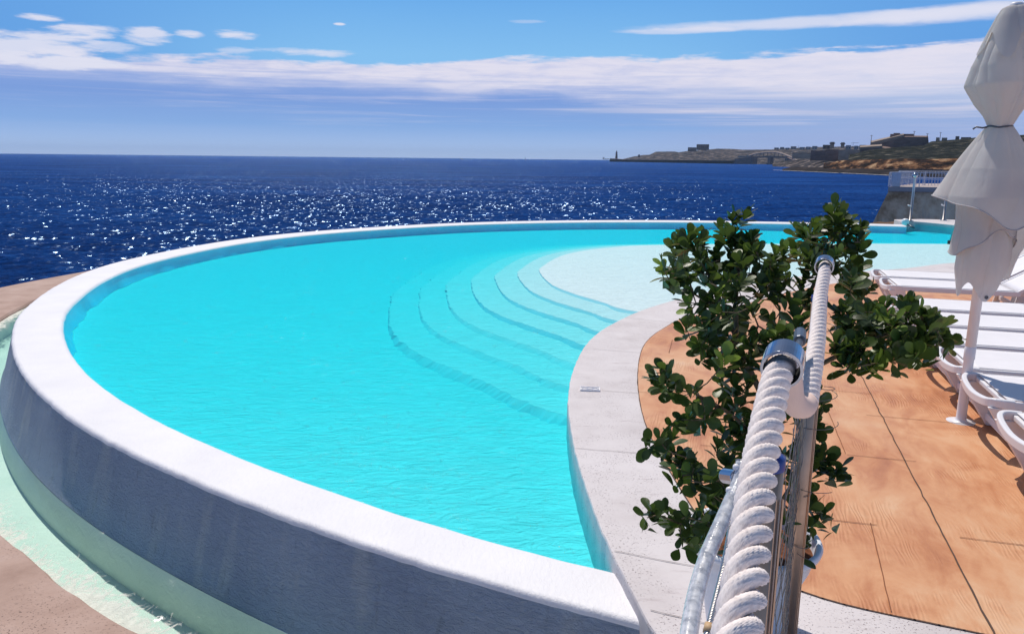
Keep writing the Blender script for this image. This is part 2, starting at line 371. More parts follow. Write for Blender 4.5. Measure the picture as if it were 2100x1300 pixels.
def facets(t, co, scale, amp, rot=0.0, base=None):
    """normals of small flat wavelets: every cell of the surface leans its own way"""
    v = t.node('ShaderNodeTexVoronoi', _voronoi_dimensions='2D'); t.put(v.inputs['Vector'], t.map(co, scale, (0, 0, rot))); v.inputs['Scale'].default_value = 1.0
    v.inputs['Randomness'].default_value = 1.0
    r_ = t.sep(v.outputs['Color'])
    sx = t.math('MULTIPLY', t.math('SUBTRACT', r_[0], .5), amp*.9)
    sy = t.math('MULTIPLY', t.math('SUBTRACT', t.math('ADD', r_[1], r_[2]), 1.0), amp)
    n_ = t.vmath('ADD', base, t.comb(sx, sy, 0.0)) if base is not None else t.comb(sx, sy, 1.0)
    return t.vmath('NORMALIZE', n_)
def water_mat(name, absorb, density, scale, strength, dist, ior=1.2, rough=.04, spec=1.0, rot=-.2, fmax=.10, glint=None, gw=.06):
    m_ = bpy.data.materials.new(name); m_.use_nodes = True; t = NT(m_.node_tree); t.n.clear()
    o = t.node('ShaderNodeOutputMaterial'); tcn = t.node('ShaderNodeTexCoord'); co = tcn.outputs['Object']
    h = t.math('ADD', t.noise(t.map(co, scale, (0, 0, rot)), 1.0, 5, .6, .8), t.math('MULTIPLY', t.noise(t.map(co, tuple(v*3.1 for v in scale), (0, 0, rot+.3)), 1.0, 4, .6, .5), .3))
    b = t.bump(h, strength, dist)
    fr = t.node('ShaderNodeFresnel'); fr.inputs[0].default_value = ior; t.l.new(b, fr.inputs[1])
    gl = t.node('ShaderNodeBsdfGlossy'); gl.inputs['Roughness'].default_value = rough; gl.inputs[0].default_value = (spec, spec, spec, 1); t.l.new(b, gl.inputs['Normal'])
    tr = t.node('ShaderNodeBsdfTransparent'); mx = t.node('ShaderNodeMixShader')
    t.put(mx.inputs[0], t.math('MINIMUM', fr.outputs[0], fmax)); t.l.new(tr.outputs[0], mx.inputs[1])
    if glint:
        g2 = t.node('ShaderNodeBsdfGlossy'); g2.inputs['Roughness'].default_value = .10; t.l.new(facets(t, co, (glint[0], glint[0]*.8, 1), glint[1], .3, b), g2.inputs['Normal'])
        m2 = t.node('ShaderNodeMixShader'); t.put(m2.inputs[0], t.math('MULTIPLY', t.smooth(t.noise(co, .9, 3), .42, .60), gw)); t.l.new(gl.outputs[0], m2.inputs[1]); t.l.new(g2.outputs[0], m2.inputs[2]); gl = m2; t.l.new(gl.outputs[0], mx.inputs[2])
    t.l.new(mx.outputs[0], o.inputs[0])
    va = t.node('ShaderNodeVolumeAbsorption'); va.inputs[0].default_value = (*absorb, 1); va.inputs[1].default_value = density
    t.l.new(va.outputs[0], o.inputs['Volume'])
    return m_
M['pool_water'] = water_mat('pool_water', (.27, .974, .990), 5.3, (3.6, 9.5, 4), .5, .035, 1.09, .05, glint=(24, .42))
M['channel_water'] = water_mat('channel_water', (.55, .91, .85), .8, (4, 4, 4), .3, .012, 1.2, .06, glint=(20, .5), gw=.22)
# ------------------------------------------------------------ sea
SEA = -4.0
m_, t, p, co = mat('sea_water', (.006, .022, .13), .9, 0, 0)
c = t.ramp(t.math('ADD', t.math('MULTIPLY', t.noise(t.map(co, (.02, .06, 1)), 1.0, 5), .4), t.math('MULTIPLY', t.noise(t.map(co, (.8, 1.6, 1), (0, 0, .2)), 1.0, 6, .7, .8), .6)), [(.36, (.003, .022, .125)), (.50, (.006, .050, .24)), (.64, (.022, .12, .44))]); t.l.new(c, p.inputs['Base Color'])  # fine pale ripples are sky reflections painted into the sea colour
h = t.math('ADD', t.noise(t.map(co, (1.1, 1.9, 1), (0, 0, .25)), 1.0, 7, .66, .5), t.math('MULTIPLY', t.noise(t.map(co, (4.5, 7.5, 1), (0, 0, -.2)), 1.0, 4, .6, .3), .30))
h = t.math('ADD', h, t.math('MULTIPLY', t.noise(t.map(co, (.10, .42, 1), (0, 0, .12)), 1.0, 4, .6), 1.5))
bn = t.bump(h, 1.0, .95); t.l.new(bn, p.inputs['Normal'])
gl = t.node('ShaderNodeBsdfGlossy'); gl.inputs['Roughness'].default_value = .20; gl.inputs[0].default_value = (.50, .72, 1, 1)
warp = t.vmath('ADD', co, t.vmath('MULTIPLY', t.noise(t.map(co, (1.3, 1.3, 1)), 1.0, 3), (.6, .6, 0)))
hl_ = t.noise(t.map(co, (.5, .9, 1), (0, 0, .25)), 1.0, 2, .5)
g1 = facets(t, warp, (4.0, 2.3, 1), .60, .2, t.bump(hl_, 1.0, .6)); t.l.new(g1, gl.inputs['Normal'])
fr = t.node('ShaderNodeFresnel'); fr.inputs[0].default_value = 1.16; t.l.new(bn, fr.inputs[1])
mx = t.node('ShaderNodeMixShader'); t.l.new(t.math('ADD', t.math('MULTIPLY', fr.outputs[0], .24), .018), mx.inputs[0]); t.l.new(p.outputs[0], mx.inputs[1]); t.l.new(gl.outputs[0], mx.inputs[2])
t.l.new(mx.outputs[0], t.n['Material Output'].inputs[0])
M['sea'] = m_
def build_sea():
    na, nr = 620, 420
    A = np.linspace(R(-52), R(52), na)
    rr = np.exp(np.linspace(math.log(9.), math.log(700.), nr))
    AA, RR = np.meshgrid(A, rr)
    x = RR*np.sin(AA); y = RR*np.cos(AA); z = np.zeros_like(x)
    rs = np.random.RandomState(3)
    for i in range(46):
        L = np.exp(rs.uniform(math.log(.7), math.log(6.5))); th = R(-100)+rs.normal(0, .5)
        kx, ky = 2*math.pi/L*math.cos(th), 2*math.pi/L*math.sin(th)
        amp = .0105*L**.8
        cell = RR*(rr[1]/rr[0]-1); att = np.clip(1.6-cell*3.2/L, 0, 1)
        ph = kx*x+ky*y+rs.uniform(0, 6.28)
        z += amp*att*(np.sin(ph)+.25*np.sin(2*ph+.6))
    z += SEA
    v = np.stack([x.ravel(), y.ravel(), z.ravel()], 1)
    idx = np.arange(na*nr).reshape(nr, na)
    f = np.stack([idx[:-1, :-1].ravel(), idx[:-1, 1:].ravel(), idx[1:, 1:].ravel(), idx[1:, :-1].ravel()], 1)
    # outer rings out to the horizon
    v = v.tolist(); f = f.tolist()
    prev = list(idx[-1]); 
    for r_ in (900, 1300, 2000, 3500, 5500, 8400):
        b = len(v)
        for a_ in A[::1]: v.append((r_*math.sin(a_), r_*math.cos(a_), SEA))
        cur = list(range(b, b+na))
        f += [[int(prev[i]), int(prev[i+1]), cur[i+1], cur[i]] for i in range(na-1)]
        prev = cur
    me = bpy.data.meshes.new('sea'); me.from_pydata(v, [], f); me.update(); me.materials.append(M['sea'])
    me.polygons.foreach_set('use_smooth', [True]*len(me.polygons))
    o = bpy.data.objects.new('sea', me); col.objects.link(o); tag(o, kind='structure')
build_sea()

# ------------------------------------------------------------ pool: rim, shell, water
PW, RT = -.075, -.060           # water and rim level
outer_px = [(1293, 1270), (1150, 1232), (1000, 1196), (836, 1144), (715, 1104), (598, 1065), (494, 1023), (397, 988), (300, 942), (216, 902), (160, 870),
            (110, 833), (60, 787), (30, 737), (22, 697), (27, 660), (43, 637), (90, 600), (127, 578), (200, 548), (287, 526), (367, 510), (450, 495.5),
            (567, 481), (700, 470), (890, 459), (1033, 454.3), (1167, 452), (1300, 451.5), (1450, 452.5), (1772, 458.5), (1850, 460.5)]
inner_px = [(1250, 1177), (1000, 1109), (888, 1075), (767, 1037), (646, 999), (577, 971), (521, 950), (452, 923), (383, 891), (307, 850), (227, 807), (187, 777),
            (150, 740), (130, 707), (122, 670), (127, 647), (160, 613), (200, 583), (233, 563), (300, 542), (383, 520), (467, 503), (583, 487.5), (700, 477),
            (890, 464.3), (1033, 459), (1167, 456.8), (1300, 456.2), (1450, 457), (1772, 463), (1850, 465)]
oc = [G(*q, RT)[:2] for q in outer_px]; ic = [G(*q, RT-.01)[:2] for q in inner_px]
d0 = np.array(oc[0])-np.array(oc[1]); oc = [np.array(oc[0])+d0*1.2]+oc
d1 = np.array(ic[0])-np.array(ic[1]); ic = [np.array(ic[0])+d1/np.linalg.norm(d1)*.35]+ic
OC = blur(catmull(oc, step=.06), 9, 2); ICr = blur(catmull(ic, step=.06), 9, 2)
def normals2(c):
    d = np.gradient(c, axis=0); d /= np.linalg.norm(d, axis=1)[:, None]
    return np.stack([-d[:, 1], d[:, 0]], 1)        # left of travel
ON = normals2(OC)
if (OC[len(OC)//2]+ON[len(OC)//2]*1.0)[0] > OC[len(OC)//2][0]: ON = ON      # inward for a clockwise path
inward = ON if np.dot(ON[len(OC)//2], np.array([2., 12.])-OC[len(OC)//2]) > 0 else -ON
wid = np.array([min(np.hypot(*(ICr-q).T)) for q in OC]); wid = np.clip(blur(wid, 25, 3), .32, .56)
IC = OC+inward*wid[:, None]
IC[0] = OC[0]+inward[0]*wid[0]
def jit(p_, s_, a_): return a_*mn.noise(Vector((p_[0]*s_, p_[1]*s_, 4.2)))
rim = empty('pool_rim_wall', (float(OC[0][0]), float(OC[0][1]), RT)); rim_off = Vector(rim.location)
tag(rim, 'curving infinity pool wall with broad white top, grey outer face above the green channel', 'pool wall')
def sweep(prof, OCa, Na, name, m_, parent, off):
    """prof: list of functions (i)-> (offset along the inward normal from the outer curve, z)"""
    mb = MB(); rings = []
    for i in range(len(OCa)):
        r_ = []
        for f_ in prof:
            o_, z_ = f_(i); q = OCa[i]+Na[i]*o_; r_.append((q[0]-off[0], q[1]-off[1], z_-off[2]))
        rings.append(r_)
    mb.loft(rings, closed=False, cap=False)
    return mb.build(name, m_, parent, smooth=True)
J = [jit(q, 26, .007)+jit(q, 9, .005)+jit(q, 1.5, .006) for q in OC]; J2 = [jit(q+7, 5, .006) for q in OC]
J3 = [jit(q+3, 3, .05)+jit(q, 15, .02) for q in OC]
# top: from outer edge to inner edge with softened corners, then the inner wet lip
sweep([lambda i: (-.004+J[i], RT-.030), lambda i: (0+J[i], RT-.014), lambda i: (.010+J[i], RT-.003), lambda i: (.03+J[i], RT),
       lambda i: (wid[i]*.5, RT-.001), lambda i: (wid[i]-.05, RT-.002+J2[i]*.2), lambda i: (wid[i]-.02+J2[i], RT-.006), lambda i: (wid[i]+J2[i], RT-.016), lambda i: (wid[i]+.012+J2[i], RT-.035)],
      OC, inward, 'rim_top', M['plaster'], rim, rim_off)
CHW = -.55      # channel water level
sweep([lambda i: (-.004+J[i], RT-.030), lambda i: (-.010+J[i]*.6, RT-.06), lambda i: (-.05, RT-.2), lambda i: (-.12, RT-.45), lambda i: (-.145+.004*J[i], CHW-.012)],
      OC, inward, 'outer_face', M['render'], rim, rim_off)
sub_face = lambda m__: sweep([lambda i: (-.147, CHW-.012), lambda i: (-.19, CHW-.26)], OC, inward, 'submerged_face', m__, rim, rim_off)
# shell: inner wall and floor
FLOOR = -.268
sweep([lambda i: (wid[i]+.012+J2[i], RT-.035), lambda i: (wid[i]+.016, FLOOR+.10), lambda i: (wid[i]+.07+J3[i], FLOOR+.003)], OC, inward, 'inner_face', M['wall_tint'], rim, rim_off)

# deck outline along the pool
side_px = [(1450, 598), (1368, 619), (1308, 638), (1280, 651), (1246, 668), (1212, 691), (1188, 725), (1172, 765), (1164, 800), (1163, 835), (1168, 875), (1178, 925),
           (1192, 977), (1216, 1050), (1257, 1137), (1302, 1237), (1347, 1300)]
side = [tuple(G(*q, 0)[:2]) for q in side_px]
dk = [(9.3, 14.5), (8.3, 13.4), (7.2, 12.85), (6.2, 12.15), (5.4, 11.85), (4.4, 11.35), (3.4, 10.6)]+side
DK = blur(catmull(dk, step=.07), 5, 2)
farr = blur(catmull([(11.05, 22.0), (11.5, 22.35), (12.0, 21.2), (12.1, 20), (11.5, 18), (10.4, 16), (9.3, 14.5)], step=.15), 2, 1)
near = [(.50, 2.30), (.30, 2.15), (-.3, 1.9), (-3, .5), (-3, -6), (45, -6), (45, 20.5), (14.5, 22.9), (12.2, 23.2), (11.3, 22.95)]
loop = [tuple(q) for q in farr[:-1]]+[tuple(q) for q in DK]+near
def offset_loop(lp, d):
    P_ = np.array(lp); n = len(P_); o_ = []
    for i in range(n):
        a_ = P_[i]-P_[i-1]; b_ = P_[(i+1) % n]-P_[i]
        a_ = a_/max(1e-9, np.linalg.norm(a_)); b_ = b_/max(1e-9, np.linalg.norm(b_)); t_ = a_+b_; t_ = t_/max(1e-9, np.linalg.norm(t_))
        o_.append(P_[i]+np.array([-t_[1], t_[0]])*d)
    return o_
def area(lp): return sum(lp[i][0]*lp[(i+1) % len(lp)][1]-lp[(i+1) % len(lp)][0]*lp[i][1] for i in range(len(lp)))/2
def slab(name, lp, ztop, zbot, m_, parent=None, ch=.012, jitter=0.0, side_mat=None, smooth=False):
    if area(lp) < 0: lp = lp[::-1]
    lp = [(q[0]+jit(q, 11, jitter), q[1]+jit((q[0]+5, q[1]), 11, jitter)) for q in lp] if jitter else lp
    mb = MB(); n = len(lp); a_ = offset_loop(lp, ch)
    rings = [[(q[0], q[1], zbot) for q in lp], [(q[0], q[1], ztop-ch) for q in lp], [(q[0], q[1], ztop-ch*.25) for q in offset_loop(lp, ch*.3)], [(q[0], q[1], ztop) for q in a_]]
    mb.loft(rings, True, False); mb.f.append(tuple(3*n+i for i in range(n)))
    return mb.build(name, m_, parent)
deck = tag(slab('pool_deck', loop, 0, -.9, M['concrete'], ch=.012, jitter=.006), kind='structure')

# floor sheet inside the pool
fl = [tuple(q) for q in (OC+inward*(wid[:, None]*.6))]+[(12.6, 23), (14, 20), (14, 12), (3, 6), (1.2, 2.6)]
tag(slab('pool_floor', fl, FLOOR, FLOOR-.1, M['shell'], ch=.001), kind='structure')
# beach and steps
a1 = [(1.46, 8.82), (1.11, 9.43), (.79, 10.05), (.55, 10.76), (.43, 11.85), (.49, 12.57), (1.0, 14.27), (1.89, 15.39), (3.24, 16.06), (7.57, 16.7), (10.6, 16.9)]
a7 = [(.35, 5.55), (-.2, 6.3), (-.97, 7.4), (-1.35, 8.4), (-1.58, 9.8), (-1.65, 11.2), (-1.3, 13.9), (-.3, 15.8), (1.6, 17.2), (7.3, 18.2), (10.6, 18.0)]
ws = empty('pool_steps', (1.2, 9.0, FLOOR)); tag(ws, 'wide white curved steps rising under turquoise water to the shallow sun shelf', 'steps')
NS = 7
depths = [.010, .028, .049, .072, .098, .124, .150, .189]
for k_ in range(NS):
    tt = k_/(NS-1)
    pts = [np.array(a)*(1-tt)+np.array(b)*tt for a, b in zip(a1, a7)]
    pre = pts[0]+np.array([1.4, -.9]); c_ = catmull([pre]+pts, step=.04)
    nn = normals2(c_); mid_i = len(c_)//3
    if np.dot(nn[mid_i], np.array([4., 13.])-c_[mid_i]) > 0: nn = -nn          # outwards, into the pool
    am = .010+.005*k_
    top_ = []; bot_ = []
    for i in range(len(c_)):
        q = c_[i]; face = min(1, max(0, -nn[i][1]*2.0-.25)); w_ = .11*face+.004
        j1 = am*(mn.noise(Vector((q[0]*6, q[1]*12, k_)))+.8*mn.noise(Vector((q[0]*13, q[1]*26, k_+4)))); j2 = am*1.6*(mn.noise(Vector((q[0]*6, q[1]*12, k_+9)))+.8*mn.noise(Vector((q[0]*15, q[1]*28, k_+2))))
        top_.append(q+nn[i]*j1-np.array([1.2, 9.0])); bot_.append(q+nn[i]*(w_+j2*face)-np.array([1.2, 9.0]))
    back = [np.array([11.1, 7.5]), np.array([11.1, 2.0]), np.array([3.8, -.8])]
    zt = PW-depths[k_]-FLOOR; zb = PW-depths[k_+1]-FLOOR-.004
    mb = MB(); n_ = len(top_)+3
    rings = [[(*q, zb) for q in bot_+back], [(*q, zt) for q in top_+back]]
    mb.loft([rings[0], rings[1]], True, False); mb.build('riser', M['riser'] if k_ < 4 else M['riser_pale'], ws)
    lp = [tuple(q) for q in top_]+[tuple(q) for q in back]; lp = lp if area(lp) > 0 else lp[::-1]
    mb = MB(); mb.v = [(*q, zt+.0005) for q in lp]; mb.f = [tuple(range(len(lp)))]
    mb.build('tread' if k_ else 'sun_shelf', M['shell'] if k_ else M['shelfw'], ws)
# water body
wl = [tuple(q) for q in (OC+inward*(wid[:, None]+.006))][3:]
wl = wl+[(11.3, 21.6), (11.6, 22.4), (12.3, 21.5), (12.3, 20), (11.7, 18), (10.6, 15.9), (9.5, 14.3), (8.4, 13.2)]+[tuple(q+np.array(n_)*.03) for q, n_ in zip(DK[20:], normals2(DK)[20:]*(1 if normals2(DK)[len(DK)//2][0] > 0 else -1))]
wl = [q for q in wl if not (q[1] < 2.95 and q[0] > .40)]
mb = MB(); n = len(wl); wl = wl if area(wl) > 0 else wl[::-1]
mb.loft([[(q[0], q[1], FLOOR-.05) for q in wl], [(q[0], q[1], PW) for q in wl]], True, True)
tag(mb.build('pool_water', M['pool_water']), kind='structure')

# ------------------------------------------------------------ overflow channel and its curb
curb_px = [(0, 1090), (57, 1129), (85, 1164), (154, 1215), (188, 1238), (228, 1260), (296, 1300)]
ci = [tuple(G(*q, -.5)[:2]) for q in curb_px][::-1]
ci = [(2.2, 1.2), (.6, 1.9), (-.8, 2.68)]+ci+[(-4.0, 5.0), (-5.2, 6.5), (-6.2, 8.3), (-6.95, 10.5), (-7.35, 12.5), (-7.4, 14.5), (-7.2, 17), (-6.0, 19.6), (-3.5, 21.8), (0, 23.3), (4, 24), (8, 24), (11, 23.4)]
CI = blur(catmull(ci, step=.12), 3, 2)
CN = normals2(CI)
if np.dot(CN[len(CI)//2], np.array([2., 12.])-CI[len(CI)//2]) > 0: CN = -CN        # outward
cw = np.interp(np.arange(len(CI)), [0, len(CI)*.30, len(CI)*.42, len(CI)], [2.6, 1.9, .62, .7])
CO = CI+CN*cw[:, None]
curb = empty('channel_curb', (0, 0, 0)); tag(curb, 'low pink concrete curb round the outside of the green overflow channel', 'curb')
mb = MB(); rings = []
for i in range(len(CI)):
    j_ = jit(CI[i], 4, .02); q, n_, w_ = CI[i], CN[i], cw[i]
    rings.append([(*(q+n_*0), CHW-.4), (*(q+n_*j_), CHW+.02), (*(q+n_*(j_+.02)), CHW+.045), (*(q+n_*(w_*.5)), CHW+.05), (*(q+n_*(w_-.04)), CHW+.045), (*(q+n_*w_), CHW), (*(q+n_*(w_+.1)), SEA-1)])
mb.loft(rings, False, False); mb.build('curb_top', M['pink'], curb, smooth=False)
lining_ = MB(); lining_.loft([[(*(CI[i]-CN[i]*.012), CHW-.36), (*(CI[i]-CN[i]*.012), CHW-.004)] for i in range(len(CI))], False, False)
# channel water and bed
mid = OC[::2]; inn = [tuple(q) for q in (mid+inward[::2]*.05)]
cl = [tuple(q) for q in (CI+CN*.03)]+inn[::-1]
mb = MB(); cl = cl if area(cl) > 0 else cl[::-1]; n = len(cl)
mb.loft([[(q[0], q[1], CHW-.27) for q in cl], [(q[0], q[1], CHW) for q in cl]], True, True)
tag(mb.build('channel_water', M['channel_water']), kind='structure')
m_, t, p, co = mat('channel_bed_plaster', (.5, .6, .5), .8, 0, .2)
c = t.ramp(t.noise(co, 1.7, 7, .6), [(.3, (.62, .70, .64)), (.55, (.70, .77, .70)), (.75, (.76, .80, .73))]); t.l.new(c, p.inputs['Base Color'])
t.l.new(t.bump(t.noise(t.map(co, (9, 9, 9)), 1.0, 5, .65, 1.5), .35, .03), p.inputs['Normal']); M['bed'] = m_; sub_face(M['bed']); lining_.build('inner_lining', M['bed'], curb)
mb = MB(); mb.loft([[(q[0], q[1], SEA-1) for q in cl], [(q[0], q[1], CHW-.23) for q in cl]], True, True)
tag(mb.build('channel_bed', M['bed']), kind='structure')

fm_ = bpy.data.materials.new('water_foam'); fm_.use_nodes = True; t = NT(fm_.node_tree); p = t.n['Principled BSDF']; co = t.node('ShaderNodeTexCoord').outputs['Object']
p.inputs['Base Color'].default_value = (.80, .80, .72, 1); p.inputs['Roughness'].default_value = .7
uvn = t.node('ShaderNodeAttribute', _attribute_name='across')
f1 = t.noise(t.map(co, (19, 14, 1), (0, 0, .6)), 1.0, 7, .74, 1.2); f2 = t.noise(t.map(co, (2, 2, 1)), 1.0, 4, .6)
th = t.math('ADD', t.math('MULTIPLY', uvn.outputs['Fac'], .46), .36)
al = t.smooth(t.math('SUBTRACT', t.math('ADD', t.math('MULTIPLY', f1, .7), t.math('MULTIPLY', f2, .3)), th), -.02, .10, 0, .85)
t.l.new(al, p.inputs['Alpha']); t.l.new(t.bump(f1, .9, .02), p.inputs['Normal'])
mb = MB(); acr = []; nn_ = 10
rings = []
for i in range(len(CI)):
    rings.append([(*(CI[i]+CN[i]*.01-CN[i]*(.50*j/nn_)), CHW+.004+.003*mn.noise(Vector((CI[i][0]*9, CI[i][1]*9, j)))) for j in range(nn_+1)])
mb.loft(rings, False, False); fo_ = mb.build('foam', fm_, None, smooth=True); tag(fo_, kind='stuff')
at_ = fo_.data.attributes.new('across', 'FLOAT', 'POINT'); at_.data.foreach_set('value', [j/nn_ for i in range(len(CI)) for j in range(nn_+1)])

# ------------------------------------------------------------ orange paving, joints
opx = [(1403, 652), (1372, 668), (1341.5, 686), (1320, 709), (1311, 740), (1308, 777), (1311, 814), (1318, 851), (1332, 891), (1357, 937), (1375, 968), (1411, 1028), (1450, 1085), (1510, 1145), (1580, 1192),
       (1655, 1225), (1843, 1263), (2012, 1300)]
ob = [tuple(G(*q, 0)[:2]) for q in opx]
ob = [(8.2, 11.9), (6.8, 11.5), (5.6, 11.1), (4.4, 10.5), (3.3, 9.5), (2.6, 8.75)]+ob+[(3.0, 1.95), (5, 1.0)]
OB = blur(catmull(ob, step=.08), 3, 1)
lp = [tuple(q) for q in OB]+[(9, -2), (16, 6), (12, 11.8)]
tag(slab('orange_paving', lp, .005, -.02, M['orange'], ch=.003, jitter=.003), kind='structure')
tag(slab('far_orange_paving', [tuple(G(*q, 0)[:2]) for q in [(2062, 466), (2086, 487), (2120, 500), (2260, 505), (2260, 462)]], .005, -.02, M['orange'], ch=.003), kind='structure')
jt = MB(); jo = MB()
def strip(mb, a_, b_, w_, z, jj=.003, n=30):
    a_, b_ = np.array(a_), np.array(b_); d = (b_-a_)/np.linalg.norm(b_-a_); nn = np.array([-d[1], d[0]]); L = []; Rr = []
    for i in range(n+1):
        q = a_+(b_-a_)*i/n; o_ = jj*mn.noise(Vector((q[0]*9, q[1]*9, 1))); ww = w_*(.8+.5*abs(mn.noise(Vector((q[0]*14, q[1]*14, 5)))))
        L.append((*(q+nn*(o_+ww/2)), z)); Rr.append((*(q+nn*(o_-ww/2)), z))
    b = mb.add(L+Rr, []); 
    for i in range(n): mb.f.append((b+i, b+n+1+i, b+n+2+i, b+i+1))
e1 = np.array([math.cos(GA), math.sin(GA)]); e2 = np.array([-math.sin(GA), math.cos(GA)])
J0 = np.array([2.757, 5.73])
strip(jt, J0+e2*2.8, (1.72, 2.42), .0075, .009, .007, 90)
for a_, b_ in [((1.93, 4.19), (2.13, 4.93)), ((1.68, 3.32), (1.43, 2.6)), ((2.36, 4.88), (3.3, 4.63)), ((1.93, 4.17), (2.28, 4.08)), ((1.2, 3.42), (1.70, 3.30)), ((2.02, 3.19), (3.2, 2.86)),
               ((2.30, 5.45), (2.60, 5.36)), ((.92, 5.35), (1.9, 5.08)), ((1.12, 4.3), (1.5, 4.2)), ((2.9, 6.6), (3.8, 6.35)), ((1.5, 7.0), (1.37, 6.5))]:
    strip(jo, a_, b_, .005, .009, .003)
tag(jt.build('paving_joint_main', M['joint']), kind='structure')
m_j = simple('joint_orange', (.22, .08, .035), .9); tag(jo.build('paving_joints', m_j), kind='structure')
jp = MB(); 
for i in range(len(OB)-1):
    pass
for a_, b_ in [((.37, 4.24), (.84, 4.15)), ((.45, 3.04), (.98, 2.84)), ((.66, 5.38), (.93, 5.33)), ((.72, 6.64), (1.13, 6.51)), ((.53, 2.60), (.9, 2.44)), ((1.2, 8.05), (1.7, 7.8)), ((2.2, 9.4), (2.6, 9.0))]:
    strip(jp, a_, b_, .004, .004, .006)
tag(jp.build('deck_joints', M['joint_pale']), kind='structure')
gp = MB(); c_ = OB[6:]                      # dark gap where the orange paving meets the pale deck
for i in range(len(c_)-1):
    if c_[i][0] < 4.0: strip(gp, c_[i], c_[i+1]+(c_[i+1]-c_[i])*.1, .012, .0035, .002, 2)
tag(gp.build('paving_edge_gap', M['joint']), kind='structure')
# small skimmer plate with a loop in relief, set in the pale deck
pc = G(1210, 799, .0); pl = empty('deck_plate', (pc[0], pc[1], .0), R(-4)); tag(pl, 'small white plate with a raised looping line set in the pale pool edge', 'plate')
mb = MB().box((0, 0, .003), (.145, .085, .006)); mb.build('plate', M['plaster'], pl)
mb = MB()
for s_ in (-1, 1):
    mb.box((0, s_*.040, .009), (.145, .005, .006)); mb.box((s_*.070, 0, .009), (.005, .0749, .006))
mb.build('frame', M['plaster'], pl)
mb = MB(); mb.tube([(.06*math.cos(a), .045*math.sin(a)*math.cos(a), .009) for a in np.linspace(0, 2*math.pi, 40)], .004, 6, False); mb.build('loop_relief', M['plaster'], pl, smooth=True)

